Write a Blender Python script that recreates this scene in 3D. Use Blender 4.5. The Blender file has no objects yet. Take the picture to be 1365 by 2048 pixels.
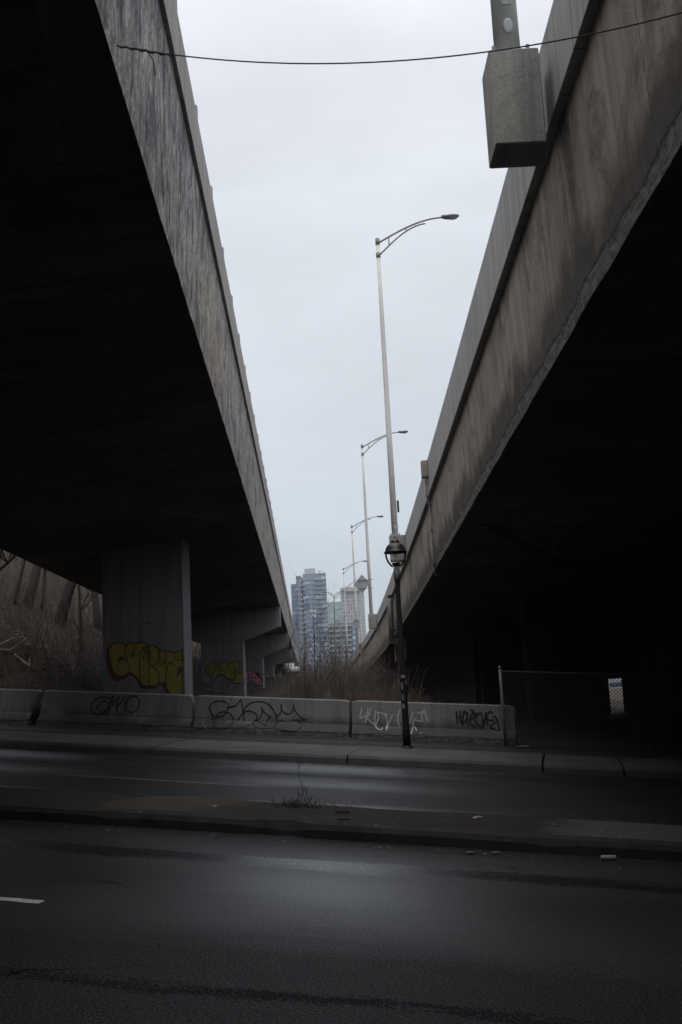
import bpy, bmesh, math, random
import numpy as np
from mathutils import Vector, Matrix
from mathutils.bvhtree import BVHTree
from mathutils.noise import noise as pnoise
R_=math.radians
sc=bpy.context.scene
COL=sc.collection
random.seed(7)

# ------------------------------------------------------------------ camera
FPX=1991.0; PITCH=R_(9.0); ROLL=math.atan(.0517)
CAM=Vector((0,0,1.95))
_r0=Vector((1,0,0)); FW=Vector((0,math.cos(PITCH),math.sin(PITCH))); _u0=Vector((0,-math.sin(PITCH),math.cos(PITCH)))
RT=math.cos(ROLL)*_r0-math.sin(ROLL)*_u0; UP=math.sin(ROLL)*_r0+math.cos(ROLL)*_u0
cam=bpy.data.cameras.new('camera'); co=bpy.data.objects.new('camera',cam); COL.objects.link(co)
M=Matrix((RT,UP,-FW)).transposed().to_4x4(); M.translation=CAM; co.matrix_world=M
cam.sensor_fit='VERTICAL'; cam.sensor_height=36; cam.lens=36*FPX/2048; cam.clip_end=6000; cam.clip_start=.05
sc.camera=co
sc.render.resolution_x=682; sc.render.resolution_y=1024

def ray(x,y): return (x-682.5)*RT+(1024-y)*UP+FPX*FW
def at_y(x,y,Y):
    d=ray(x,y); return CAM+d*(Y/d.y)
# street frame: u along the street (to the right), v across it (away)
TH=R_(12); G=.075
TU=Vector((math.cos(TH),-math.sin(TH),0)); TV=Vector((math.sin(TH),math.cos(TH),0))
def street(u,v,h=0): 
    p=TU*u+TV*v; return Vector((p.x,p.y,h-G*u))
def uv_of(p): return p.x*TU.x+p.y*TU.y, p.x*TV.x+p.y*TV.y
def on_street(x,y,h=0):
    d=ray(x,y); s=(h-CAM.z)/(d.z+G*(TU.x*d.x+TU.y*d.y)); return CAM+d*s
def on_v(x,y,v):
    d=ray(x,y); s=v/(TV.x*d.x+TV.y*d.y); return CAM+d*s

# ------------------------------------------------------------------ materials
def newmat(name):
    m=bpy.data.materials.new(name); m.use_nodes=True; nt=m.node_tree
    b=nt.nodes['Principled BSDF']; return m,nt,b
class N:
    def __init__(s,nt): s.nt=nt
    def n(s,t,**k):
        x=s.nt.nodes.new(t)
        for a,b in k.items(): setattr(x,a,b)
        return x
    def l(s,a,b): s.nt.links.new(a,b)
    def coord(s,kind='Object',scale=(1,1,1),rot=(0,0,0)):
        t=s.n('ShaderNodeTexCoord'); m=s.n('ShaderNodeMapping'); m.inputs['Scale'].default_value=scale; m.inputs['Rotation'].default_value=rot
        s.l(t.outputs[kind],m.inputs['Vector']); return m.outputs['Vector']
    def noise(s,vec,scale,detail=4,rough=.6,dist=0):
        t=s.n('ShaderNodeTexNoise'); t.inputs['Scale'].default_value=scale; t.inputs['Detail'].default_value=detail; t.inputs['Roughness'].default_value=rough; t.inputs['Distortion'].default_value=dist
        s.l(vec,t.inputs['Vector']); return t.outputs['Fac']
    def ramp(s,fac,stops):
        r=s.n('ShaderNodeValToRGB'); e=r.color_ramp.elements
        while len(e)<len(stops): e.new(.5)
        for i,(p,c) in enumerate(stops):
            e[i].position=p; e[i].color=(c,c,c,1) if isinstance(c,(int,float)) else (*c,1)
        s.l(fac,r.inputs['Fac']); return r.outputs['Color']
    def mix(s,fac,a,b,blend='MIX'):
        x=s.n('ShaderNodeMix',data_type='RGBA',blend_type=blend)
        for ii,v in ((0,fac),(6,a),(7,b)):
            sock=x.inputs[ii]
            if hasattr(v,'links') or hasattr(v,'is_linked'): s.l(v,sock)
            elif isinstance(v,(int,float)): sock.default_value=v if ii==0 else (v,v,v,1)
            else: sock.default_value=(*v,1)
        return x.outputs[2]
    def math(s,op,a,b=0,clamp=False):
        x=s.n('ShaderNodeMath',operation=op); x.use_clamp=clamp
        for i,v in ((0,a),(1,b)):
            if isinstance(v,(int,float)): x.inputs[i].default_value=v
            else: s.l(v,x.inputs[i])
        return x.outputs[0]
    def bump(s,h,strength,dist,b):
        x=s.n('ShaderNodeBump'); x.inputs['Strength'].default_value=strength; x.inputs['Distance'].default_value=dist
        s.l(h,x.inputs['Height']); s.l(x.outputs['Normal'],b.inputs['Normal'])

def plain(name,col,rough=.7,metal=0,var=.15,scale=6,bump=0):
    m,nt,b=newmat(name); k=N(nt); v=k.coord()
    n=k.noise(v,scale,5)
    c=k.ramp(n,[(.25,tuple(x*(1-var) for x in col)),(.75,tuple(min(1,x*(1+var)) for x in col))])
    k.l(c,b.inputs['Base Color']); b.inputs['Roughness'].default_value=rough; b.inputs['Metallic'].default_value=metal
    if bump: k.bump(k.noise(v,scale*8,4),bump,.01,b)
    return m

def concrete(name,ca,cb,streak=(.05,.05,.05),sa=.6,light=None,joint=0,wear=0,topstain=0,uvscale=1,pits=True,blotch=0,vs=.22,sx=5.5,lt=.75,flake=False,fs=.35):
    """UV: x = metres along, y = metres up. Vertical rain streaks, blotches, form joints, worn bottom edge."""
    m,nt,b=newmat(name); k=N(nt)
    uv=k.coord('UV'); st=k.coord('UV',(sx,vs,1)); st2=k.coord('UV',(sx*2.6,vs*2.3,1))
    big=k.noise(uv,.45,6,.65); c=k.ramp(big,[(.3,ca),(.7,cb)])
    s1=k.noise(st,1.0,6,.62,.4); s2=k.noise(st2,1.0,5,.6,.3)
    c=k.mix(k.math('MULTIPLY',k.ramp(s1,[(.47,0),(.64,1)]),sa),c,streak)
    if light: c=k.mix(k.ramp(s2,[(.58,0),(.72,lt)]),c,light)
    c=k.mix(k.math('MULTIPLY',k.ramp(s2,[(.3,1),(.46,0)]),fs),c,streak)
    if flake:
        wm=k.noise(k.coord('UV',(.11,.25,1)),1.0,4,.6,.5); c=k.mix(k.math('MULTIPLY',k.ramp(wm,[(.48,0),(.56,1)]),.55),c,(.40,.335,.255))
        f1=k.noise(k.coord('UV',(8.5,3.6,1)),1.0,9,.82,1.2); c=k.mix(k.ramp(f1,[(.53,0),(.58,.8)]),c,(.62,.62,.61)); c=k.mix(k.ramp(f1,[(.41,.85),(.47,0)]),c,(.05,.052,.056))
    if blotch:
        bl=k.noise(k.coord('UV',(1.0,.8,1)),1.0,9,.76,.9); c=k.mix(k.math('MULTIPLY',k.ramp(bl,[(.5,0),(.62,1)]),blotch),c,tuple(x*1.2 for x in streak))
    sep=k.n('ShaderNodeSeparateXYZ'); t=k.n('ShaderNodeTexCoord'); k.l(t.outputs['UV'],sep.inputs[0])
    X,Y=sep.outputs[0],sep.outputs[1]
    h=k.noise(uv,38,6,.7)
    fine=k.ramp(h,[(.3,.72),(.7,1.18)]); c=k.mix(1.0,c,fine,'MULTIPLY')
    if joint:
        w=k.math('PINGPONG',X,joint/2); w=k.math('LESS_THAN',w,.006)
        c=k.mix(k.math('MULTIPLY',w,.75),c,(.02,.02,.02))
    if wear:
        wn=k.noise(uv,1.3,6,.7); wn2=k.noise(k.coord('UV',(2,6,1)),3,7,.75,1.2)
        edge=k.math('ADD',Y,k.math('MULTIPLY',k.math('SUBTRACT',wn,.5),wear*1.15))
        dark=k.math('SUBTRACT',1,k.math('DIVIDE',k.math('ADD',edge,k.math('MULTIPLY',k.math('SUBTRACT',k.noise(k.coord('UV',(1.1,.8,1)),1,5,.6),.5),wear*4.5)),wear*2.9),True)
        c=k.mix(k.math('MULTIPLY',k.ramp(dark,[(.1,0),(.5,1)]),.8),c,tuple(x*.55 for x in streak))
        chip=k.math('LESS_THAN',edge,wear*.62)
        c=k.mix(chip,c,k.ramp(wn2,[(.36,(.03,.03,.03)),(.5,(.15,.145,.135)),(.68,(.32,.31,.285))]))
        line=k.math('LESS_THAN',k.math('ABSOLUTE',k.math('SUBTRACT',edge,wear*.66)),.018)
        c=k.mix(k.math('MULTIPLY',line,.6),c,(.015,.015,.015))
        h=k.mix(chip,h,wn2)
    if topstain:
        tn=k.noise(k.coord('UV',(9,1,1)),1.0,5,.6)
        e=k.math('ADD',Y,k.math('MULTIPLY',tn,.7)); q=k.math('SUBTRACT',e,topstain-.05,True)
        c=k.mix(k.math('MULTIPLY',k.ramp(q,[(.1,0),(.75,1)]),.6),c,(.035,.03,.026))
    if pits:
        vo=k.n('ShaderNodeTexVoronoi'); vo.inputs['Scale'].default_value=5.5; k.l(uv,vo.inputs['Vector'])
        pt=k.math('LESS_THAN',vo.outputs['Distance'],.055); c=k.mix(k.math('MULTIPLY',pt,.6),c,(.02,.02,.02))
    k.l(c,b.inputs['Base Color']); b.inputs['Roughness'].default_value=.88; b.inputs['Specular IOR Level'].default_value=.25
    k.bump(h,.45,.012,b)
    return m

MAT={}
MAT['fascia_r']=concrete('fascia_brown',(.32,.272,.22),(.48,.415,.345),(.12,.104,.088),.42,(.62,.58,.52),joint=1.22,wear=.27,topstain=1.80,blotch=.8,sx=4.2,vs=.15,lt=.55,fs=.12)
MAT['parapet_r']=concrete('parapet_grey',(.37,.372,.365),(.48,.48,.47),(.2,.203,.207),.5,None,joint=.61,pits=False)
MAT['fascia_l']=concrete('fascia_dark',(.24,.225,.21),(.40,.385,.365),(.05,.052,.058),.9,(.6,.6,.6),joint=0,wear=0,topstain=1.92,blotch=.75,vs=1.1,sx=4.0,lt=.3,flake=True,fs=.15)
MAT['parapet_l']=concrete('parapet_pale',(.34,.325,.305),(.44,.42,.40),(.2,.19,.18),.5,None,joint=1.0,pits=False)
MAT['pedestal']=concrete('pedestal_concrete',(.29,.285,.26),(.40,.39,.365),(.10,.105,.10),.5,None,blotch=.6,sx=3)
MAT['pier']=concrete('pier_concrete',(.20,.208,.216),(.28,.288,.292),(.12,.124,.128),.4,None)
MAT['cap']=concrete('cap_concrete',(.20,.205,.21),(.28,.285,.29),(.1,.1,.105),.4,None)
MAT['shade_dark']=concrete('shade_darkened_concrete',(.05,.05,.05),(.085,.084,.08),(.03,.03,.03),.5,None)  # concrete colour darkened to deepen the shade under the right overpass
MAT['barrier']=concrete('barrier_concrete',(.20,.20,.196),(.29,.287,.28),(.11,.11,.108),.4,None,wear=.16)
MAT['slab']=concrete('slab_concrete',(.075,.073,.069),(.135,.132,.126),(.04,.039,.038),.4,None,pits=False,sx=1.3,vs=1.0,fs=.1)

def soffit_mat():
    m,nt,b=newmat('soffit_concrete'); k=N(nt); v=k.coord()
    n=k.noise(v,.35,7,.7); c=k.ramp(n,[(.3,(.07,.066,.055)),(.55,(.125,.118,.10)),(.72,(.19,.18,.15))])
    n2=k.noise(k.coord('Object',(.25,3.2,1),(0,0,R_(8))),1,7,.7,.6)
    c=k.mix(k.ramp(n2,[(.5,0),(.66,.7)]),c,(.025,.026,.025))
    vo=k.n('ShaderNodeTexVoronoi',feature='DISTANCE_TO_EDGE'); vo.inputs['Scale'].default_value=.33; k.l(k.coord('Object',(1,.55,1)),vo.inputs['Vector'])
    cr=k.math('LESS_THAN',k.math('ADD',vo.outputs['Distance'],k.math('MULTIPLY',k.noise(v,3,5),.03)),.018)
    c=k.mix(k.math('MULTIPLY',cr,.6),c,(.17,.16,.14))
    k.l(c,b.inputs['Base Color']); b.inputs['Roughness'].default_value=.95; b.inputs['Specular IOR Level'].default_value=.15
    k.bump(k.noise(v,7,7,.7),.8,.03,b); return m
MAT['soffit']=soffit_mat()

def asphalt(name,base,bands,dry,seed=0):
    """UV = street (u,v) in metres. bands: (v, half width, roughness) worn or wet wheel paths along the lane"""
    m,nt,b=newmat(name); k=N(nt); uv=k.coord('UV')
    n=k.noise(uv,.7,7,.7); g=k.noise(uv,75,2,.6); g2=k.noise(uv,28,4,.8)
    c=k.ramp(n,[(.3,tuple(x*.7 for x in base)),(.7,tuple(x*1.3 for x in base))])
    c=k.mix(k.ramp(g,[(.55,0),(.66,.75)]),c,(.10,.10,.106))
    c=k.mix(k.ramp(g,[(.32,.8),(.45,0)]),c,(.004,.004,.005))
    sep=k.n('ShaderNodeSeparateXYZ'); k.l(uv,sep.inputs[0]); Y=sep.outputs[1]
    wob=k.math('MULTIPLY',k.math('SUBTRACT',k.noise(k.coord('UV',(.35,1.5,1)),1,6,.7),.5),.9)
    fine=k.math('MULTIPLY',k.math('SUBTRACT',g2,.5),.5)
    Yw=k.math('ADD',k.math('ADD',Y,wob),fine)
    r=k.ramp(n,[(.3,dry-.06),(.7,dry+.08)]); bh=None; sp=.17
    spec=None
    for v,hw,ro,sp_ in bands:
        d=k.math('DIVIDE',k.math('ABSOLUTE',k.math('SUBTRACT',Yw,v)),hw)
        f=k.ramp(d,[(.55,1),(1.0,0)]) if hw<.5 else k.ramp(d,[(.1,1),(.55,.6),(1.0,0)])
        r=k.mix(f,r,ro)
        spec=k.mix(f,spec if spec is not None else sp,sp_)
    gr=k.ramp(k.noise(uv,62,2,.5),[(.36,.15),(.5,.55),(.64,1.0)]); sx_=k.n('ShaderNodeMix',data_type='RGBA',blend_type='MULTIPLY'); sx_.clamp_result=False; sx_.inputs[0].default_value=1; k.l(spec,sx_.inputs[6]); k.l(gr,sx_.inputs[7]); k.l(r,b.inputs['Roughness']); k.l(sx_.outputs[2],b.inputs['Specular IOR Level'])
    vo=k.n('ShaderNodeTexVoronoi',feature='DISTANCE_TO_EDGE'); vo.inputs['Scale'].default_value=.42; vo.inputs['Randomness'].default_value=1
    wv=k.n('ShaderNodeVectorMath',operation='ADD'); nn=k.n('ShaderNodeTexNoise'); nn.inputs['Scale'].default_value=2.2; nn.inputs['Detail'].default_value=6; k.l(uv,nn.inputs['Vector'])
    k.l(k.coord('UV',(.55,1,1)),wv.inputs[0]); k.l(nn.outputs['Color'],wv.inputs[1]); k.l(wv.outputs[0],vo.inputs['Vector'])
    cr=k.math('LESS_THAN',vo.outputs['Distance'],.006); crm=k.math('MULTIPLY',cr,k.ramp(k.noise(uv,.35,2),[(.5,0),(.56,1)]))
    c=k.mix(crm,c,(.003,.003,.003)); k.l(c,b.inputs['Base Color'])
    h=k.mix(.5,g,g2); h=k.mix(crm,h,0.0)
    k.bump(h,.7,.008,b)
    return m
MAT['near_asphalt']=asphalt('near_asphalt',(.012,.0125,.015),[(8.45,1.9,.36,1.0),(9.35,.20,.22,.9),(5.75,.10,.75,.02)],.6)
MAT['far_asphalt']=asphalt('far_asphalt',(.020,.0207,.0235),[(16.9,.75,.30,.7),(14.9,.6,.40,.5),(12.6,.5,.32,.65),(15.9,.06,.7,.03)],.52)
MAT['strip_asphalt']=asphalt('strip_asphalt',(.045,.043,.041),[(20.4,.3,.6,.2)],.8)
def dirtmat(name,a,bc,sc_=1.2):
    m,nt,b=newmat(name); k=N(nt); v=k.coord()
    c=k.ramp(k.noise(v,sc_,7,.7),[(.3,a),(.7,bc)])
    g=k.noise(v,55,4,.8); c=k.mix(k.ramp(g,[(.62,0),(.78,.5)]),c,(.17,.15,.125)); c=k.mix(k.ramp(g,[(.25,.7),(.4,0)]),c,(.012,.011,.01))
    k.l(c,b.inputs['Base Color']); b.inputs['Roughness'].default_value=.92; b.inputs['Specular IOR Level'].default_value=.2
    k.bump(g,.8,.02,b); return m
MAT['median']=dirtmat('median_grit',(.018,.0165,.015),(.040,.036,.031),.9)
MAT['median_patch']=dirtmat('median_concrete',(.06,.056,.05),(.1,.095,.088),1.5)
MAT['ground']=dirtmat('leaf_litter',(.018,.0145,.012),(.048,.038,.03),.8)
MAT['bark']=plain('bark',(.042,.034,.03),.95,0,.4,9,.6)
MAT['twig']=plain('twig_grey',(.075,.06,.053),.95,0,.35,3)
MAT['twig_red']=plain('twig_reddish',(.15,.115,.104),.95,0,.4,2)
MAT['twig_brown']=plain('twig_brown',(.15,.12,.10),.95,0,.4,2)
MAT['deadwood']=plain('bleached_deadwood',(.24,.21,.18),.9,0,.3,6)
MAT['leaf']=plain('dead_leaf',(.11,.082,.06),.9,0,.5,3)
MAT['galv']=plain('galvanised_steel',(.64,.635,.615),.6,0,.12,4)
MAT['galv_dark']=plain('dull_steel',(.22,.225,.225),.6,.4,.2,6)
MAT['dark_steel']=plain('dark_fence_steel',(.05,.048,.045),.8,0,.3,6)  # near-black steel for the fence posts, rail and mesh
MAT['lamp_head']=plain('lamp_head_grey',(.16,.165,.175),.5,.2,.1,5)
MAT['black_paint']=plain('black_green_paint',(.006,.0075,.008),.42,0,.3,8)
MAT['rust']=plain('rusty_pipe',(.09,.06,.04),.85,.2,.4,8,.4)
MAT['tan_box']=plain('tan_box_paint',(.27,.235,.19),.6,0,.1,6)
MAT['sign_back']=plain('sign_back_aluminium',(.34,.34,.335),.5,.4,.06,4)
MAT['white_paint']=plain('road_paint',(.36,.36,.35),.8,0,.3,20)
MAT['sticker']=plain('sticker_paper',(.26,.27,.265),.7,0,.3,30)
MAT['rope']=plain('cable_dark',(.05,.045,.042),.8)
MAT['spray_black']=plain('spray_black',(.014,.014,.015),.7)
MAT['spray_teal']=plain('spray_dark_teal',(.020,.026,.028),.7)
MAT['spray_white']=plain('spray_pale',(.50,.52,.56),.75)
MAT['spray_yellow']=plain('spray_yellow',(.30,.255,.045),.75,0,.22,2.2)
MAT['spray_yellow_b']=plain('spray_olive_yellow',(.29,.27,.04),.75,0,.2,2.2)
MAT['spray_red']=plain('spray_dark_red',(.15,.04,.036),.75)
MAT['spray_brown']=plain('spray_brown_line',(.05,.028,.01),.75)
MAT['spray_green']=plain('spray_dark_green',(.012,.045,.018),.75)
MAT['spray_pink']=plain('spray_pink',(.70,.28,.42),.75,0,.15,3)
MAT['spray_maroon']=plain('spray_maroon',(.05,.006,.014),.75)
MAT['spray_grey']=plain('spray_grey',(.17,.13,.13),.75)

# ------------------------------------------------------------------ object helpers
def mesh_obj(name,bm,mats,parent=None,smooth=False):
    me=bpy.data.meshes.new(name); bm.to_mesh(me); bm.free()
    for m in (mats if isinstance(mats,(list,tuple)) else [mats]): me.materials.append(m)
    if smooth:
        for p in me.polygons: p.use_smooth=True
    o=bpy.data.objects.new(name,me); COL.objects.link(o)
    if parent is not None: o.parent=parent; o.matrix_parent_inverse=parent.matrix_world.inverted()
    return o
def tag(o,label=None,cat=None,group=None,kind=None):
    if label: o['label']=label
    if cat: o['category']=cat
    if group: o['group']=group
    if kind: o['kind']=kind
    return o
def thing(name,label,cat,loc=(0,0,0),group=None,rz=0):
    o=bpy.data.objects.new(name,None); COL.objects.link(o); o.location=loc; o.rotation_euler=(0,0,rz); o.empty_display_size=.2
    o.matrix_world=Matrix.Translation(Vector(loc))@Matrix.Rotation(rz,4,'Z')
    return tag(o,label,cat,group)
def copy_tree(root,loc,rz=None,label=None):
    r=root.copy(); COL.objects.link(r); r.location=loc
    if rz is not None: r.rotation_euler=(0,0,rz)
    if label: r['label']=label
    for ch in list(root.children):
        c=ch.copy(); COL.objects.link(c); c.parent=r; c.matrix_parent_inverse=ch.matrix_parent_inverse.copy()
        for g in list(ch.children):
            d=g.copy(); COL.objects.link(d); d.parent=c; d.matrix_parent_inverse=g.matrix_parent_inverse.copy()
    return r
def tube(bm,pts,rad,sides=6,cap=True):
    pts=[Vector(p) for p in pts]; n=len(pts)
    if not isinstance(rad,(list,tuple)): rad=[rad]*n
    rings=[]; prev=None
    for i,p in enumerate(pts):
        d=(pts[min(i+1,n-1)]-pts[max(i-1,0)]).normalized()
        if prev is None:
            a=d.orthogonal().normalized()
        else:
            a=prev-d*prev.dot(d)
            a=a.normalized() if a.length>1e-6 else d.orthogonal().normalized()
        prev=a; b=d.cross(a)
        rings.append([bm.verts.new(p+(a*math.cos(2*math.pi*k/sides)+b*math.sin(2*math.pi*k/sides))*rad[i]) for k in range(sides)])
    for r,s in zip(rings,rings[1:]):
        for k in range(sides): bm.faces.new((r[k],r[(k+1)%sides],s[(k+1)%sides],s[k]))
    if cap and sides>2:
        bm.faces.new(rings[0][::-1]); bm.faces.new(rings[-1])
def box(bm,c,s,rz=0,bev=0):
    m=Matrix.Translation(Vector(c))@Matrix.Rotation(rz,4,'Z')@Matrix.Diagonal((s[0],s[1],s[2],1))
    g=bmesh.ops.create_cube(bm,size=1,matrix=m)
    if bev:
        es=list({e for v in g['verts'] for e in v.link_edges})
        bmesh.ops.bevel(bm,geom=es,offset=bev,segments=1,affect='EDGES')
def boxuv(bm):
    """UV in metres: x along the horizontal direction of each face, y = height"""
    uv=bm.loops.layers.uv.verify(); bm.normal_update()
    for f in bm.faces:
        n=f.normal
        if abs(n.z)>.8:
            for l in f.loops: l[uv].uv=(l.vert.co.x,l.vert.co.y)
        else:
            t=Vector((-n.y,n.x,0)).normalized()
            for l in f.loops: l[uv].uv=(l.vert.co.dot(t)+13.7*n.x,l.vert.co.z)
def lathe(bm,prof,c,seg=20):
    c=Vector(c); rings=[]
    for r,z in prof: rings.append([bm.verts.new(c+Vector((r*math.cos(2*math.pi*k/seg),r*math.sin(2*math.pi*k/seg),z))) for k in range(seg)])
    for a,b in zip(rings,rings[1:]):
        for k in range(seg): bm.faces.new((a[k],a[(k+1)%seg],b[(k+1)%seg],b[k]))
    bm.faces.new(rings[0][::-1]); bm.faces.new(rings[-1])
def sweep(stations,mats,s_of):
    """stations: list of closed profiles (lists of Vectors); mats: material index per profile segment, UV per segment (s, t)"""
    bm=bmesh.new(); uv=bm.loops.layers.uv.verify(); R=[[bm.verts.new(p) for p in st] for st in stations]; n=len(stations[0])
    for i in range(len(R)-1):
        for k in range(n):
            k2=(k+1)%n
            f=bm.faces.new((R[i][k],R[i+1][k],R[i+1][k2],R[i][k2])); f.material_index=mats[k]
            L=[(stations[i][k2]-stations[i][k]).length,(stations[i+1][k2]-stations[i+1][k]).length]
            for l,(s,t) in zip(f.loops,((s_of[i],0),(s_of[i+1],0),(s_of[i+1],L[1]),(s_of[i],L[0]))): l[uv].uv=(s,t)
    bm.faces.new(R[0]); bm.faces.new(R[-1][::-1])
    bmesh.ops.recalc_face_normals(bm,faces=bm.faces)
    return bm

# ------------------------------------------------------------------ terrain
def ss(a,b,x):
    t=min(1,max(0,(x-a)/(b-a))); return t*t*(3-2*t)
def terr(x,y):
    u,v=uv_of(Vector((x,y,0)))
    base=-G*max(-60,min(60,u))
    z=base-.30
    if v>20.6: z=base+.02+(.10 if v>21.8 else 0)
    uu=x*TU.x+22*TU.y; flat=-G*max(-10,min(14,uu))+.1
    z=z*(1-ss(22,30,v))+flat*ss(22,30,v) if v>22 else z
    if v>21.5:
        hill=max(0,-x-5.6+ .25*math.sin(y*.31)+ (y-25)*-.02)
        z+=min(38,hill*.60+max(0,hill-7)*.45)*ss(21.5,26,v)
        z+= .25*pnoise(Vector((x*.35,y*.35,3)))*ss(22.5,26,v)
        z+= .12*pnoise(Vector((x*1.3,y*1.3,1)))*ss(22.5,26,v)
    z-= .4*ss(70,200,y)
    z+=1.7*ss(92,118,y)*ss(-1.5,1.5,x)
    return z
def axis(fine0,fine1,step,far):
    a=list(np.arange(fine0,fine1+1e-6,step)); d=step
    p=a[-1]; 
    while p<far: d*=1.5; p+=d; a.append(p)
    d=step; p=a[0]
    while p>-far: d*=1.5; p-=d; a.insert(0,p)
    return a
bm=bmesh.new(); xs=axis(-45,30,.75,1500); ys=axis(-12,110,.75,1500)
V=[[bm.verts.new((x,y,terr(x,y))) for x in xs] for y in ys]
for j in range(len(ys)-1):
    for i in range(len(xs)-1): bm.faces.new((V[j][i],V[j][i+1],V[j+1][i+1],V[j+1][i]))
tag(mesh_obj('ground',bm,MAT['ground'],smooth=True),kind='structure')

# ------------------------------------------------------------------ street
UMIN,UMAX=-60,60
def strip(name,prof,mat,jitter=0,u0=UMIN,u1=UMAX,du=.5,parent=None,kind='structure'):
    """prof: open polyline of (v,h) - swept along u"""
    bm=bmesh.new(); uv=bm.loops.layers.uv.verify(); us=np.arange(u0,u1+1e-6,du); R=[]
    for u in us:
        R.append([bm.verts.new(street(u,v+(jitter*pnoise(Vector((u*.7,v*3,0))) if jitter else 0),h+(jitter*.5*pnoise(Vector((u*1.1,v*2,5))) if jitter else 0))) for v,h in prof])
    ts=[0]
    for a,b in zip(prof,prof[1:]): ts.append(ts[-1]+math.hypot(b[0]-a[0],b[1]-a[1]))
    for i in range(len(us)-1):
        for k in range(len(prof)-1):
            f=bm.faces.new((R[i][k],R[i+1][k],R[i+1][k+1],R[i][k+1]))
            for l,(uu,tt) in zip(f.loops,((us[i],k),(us[i+1],k),(us[i+1],k+1),(us[i],k+1))): l[uv].uv=(uu,prof[0][0]+ts[tt])
    bmesh.ops.recalc_face_normals(bm,faces=bm.faces)
    o=mesh_obj(name,bm,mat,parent); 
    if kind: o['kind']=kind
    return o
strip('near_pavement',[(-9,.13),(2.2,.15),(2.45,.15),(2.5,-.05)],MAT['slab'])
strip('near_road',[(2.4,0),(10.7,0)],MAT['near_asphalt'])
strip('far_road',[(11.9,0),(17.95,0)],MAT['far_asphalt'])
strip('far_pavement_strip',[(19.5,.148),(22.6,.15),(22.7,-.3)],MAT['strip_asphalt'],.02)
# pavement slabs with kerb, cast in bays about 3.2 m long
pv=[]
jx=[on_street(x,y,.15) for x,y in((-560,1440),(-120,1470),(338,1487),(695,1510),(1085,1530),(1248,1535),(1560,1550))]
ju=[uv_of(p)[0] for p in jx]; ju=[ju[0]-12.8,ju[0]-9.6,ju[0]-6.4,ju[0]-3.2]+ju+[ju[-1]+3.2*i for i in range(1,9)]
bm=bmesh.new()
for a,b in zip(ju,ju[1:]):
    ga,gb=a+.018,b-.018; rows=[]; n=8; dz=random.uniform(-.012,.012)
    for i in range(n+1):
        u=ga+(gb-ga)*i/n; w=.012*pnoise(Vector((u*2,3,0)))
        rows.append([bm.verts.new(street(u,17.8+w,-.06)),bm.verts.new(street(u,17.82+w,.10+dz)),bm.verts.new(street(u,17.86+w,.147+dz)),bm.verts.new(street(u,18.12,.158+dz)),bm.verts.new(street(u,19.52,.165+dz)),bm.verts.new(street(u,19.53,-.06))])
    uvl=bm.loops.layers.uv.verify()
    for i in range(n):
        for k in range(5):
            f=bm.faces.new((rows[i][k],rows[i+1][k],rows[i+1][k+1],rows[i][k+1]))
            for l in f.loops:
                q=uv_of(l.vert.co); l[uvl].uv=(q[0],q[1]*1.0+l.vert.co.z+G*q[0])
    bm.faces.new(rows[0][::-1]); bm.faces.new(rows[-1])
bmesh.ops.recalc_face_normals(bm,faces=bm.faces)
tag(mesh_obj('pavement',bm,MAT['slab']),kind='structure')
# base under the bays (keeps the joints dark)
strip('pavement_base',[(17.88,.085),(19.50,.085)],MAT['ground'])

# median: sweep with a rounded nose on the right
nose=uv_of(on_street(1283,1642,.15))[0]
def med_prof(u):
    vf=12.1
    if u>nose: vf=10.6+1.5*math.sqrt(max(0,1-((u-nose)/3.0)**2))
    return vf
bm=bmesh.new(); uvl=bm.loops.layers.uv.verify(); rows=[]
us=list(np.arange(-60,-6,.3))+list(np.arange(-6,nose+3.0,.06)); UN=uv_of(on_street(578,1650,.1))[0]
for u in us:
    vf=max(med_prof(u),10.75); w=.03*pnoise(Vector((u*.9,0,0)))+.015*pnoise(Vector((u*4,0,0)))
    b=.02*pnoise(Vector((u*.8,7,0)))
    mid=(10.6+vf)/2
    nt_=math.exp(-((u-UN)/.17)**2)+.5*math.exp(-((u-UN+.3)/.12)**2)
    chip=.05*max(0,pnoise(Vector((u*1.7,5,5)))-.15)+.05*nt_; w+=.10*nt_
    rows.append([bm.verts.new(street(u,10.6+w,-.05)),bm.verts.new(street(u,10.62+w,.09-chip)),bm.verts.new(street(u,10.67+w+chip,.138+b*.3)),bm.verts.new(street(u,min(10.83,mid-.01)+w,.15+b)),
                 bm.verts.new(street(u,mid,.165+b*2)),bm.verts.new(street(u,vf-.06,.13+b)),bm.verts.new(street(u,vf,.05)),bm.verts.new(street(u,vf+.02,-.05))])
for i in range(len(us)-1):
    for k in range(7):
        f=bm.faces.new((rows[i][k],rows[i+1][k],rows[i+1][k+1],rows[i][k+1])); f.material_index=1 if k in(0,1,2) or us[i]>nose-1.2 else 0
        if k in(3,4,5): f.material_index=0
        for l in f.loops:
            q=uv_of(l.vert.co); l[uvl].uv=(q[0],q[1]+l.vert.co.z+G*q[0])
bm.faces.new(rows[-1])
bmesh.ops.recalc_face_normals(bm,faces=bm.faces)
_nt=MAT['median'].node_tree; _k=N(_nt); _b=_nt.nodes['Principled BSDF']; _src=_b.inputs['Base Color'].links[0].from_socket
_uv=_k.coord('UV'); _sp=_k.n('ShaderNodeSeparateXYZ'); _k.l(_uv,_sp.inputs[0])
_e=_k.math('ADD',_sp.outputs[0],_k.math('MULTIPLY',_k.math('SUBTRACT',_k.noise(_uv,1.1,7,.7),.5),2.6))
_m1=_k.ramp(_k.math('SUBTRACT',_e,nose-1.1),[(.0,0),(.6,.85)])
_c=_k.mix(_m1,_src,(.085,.08,.072))
_u2=uv_of(on_street(400,1600,.15))[0]
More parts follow.
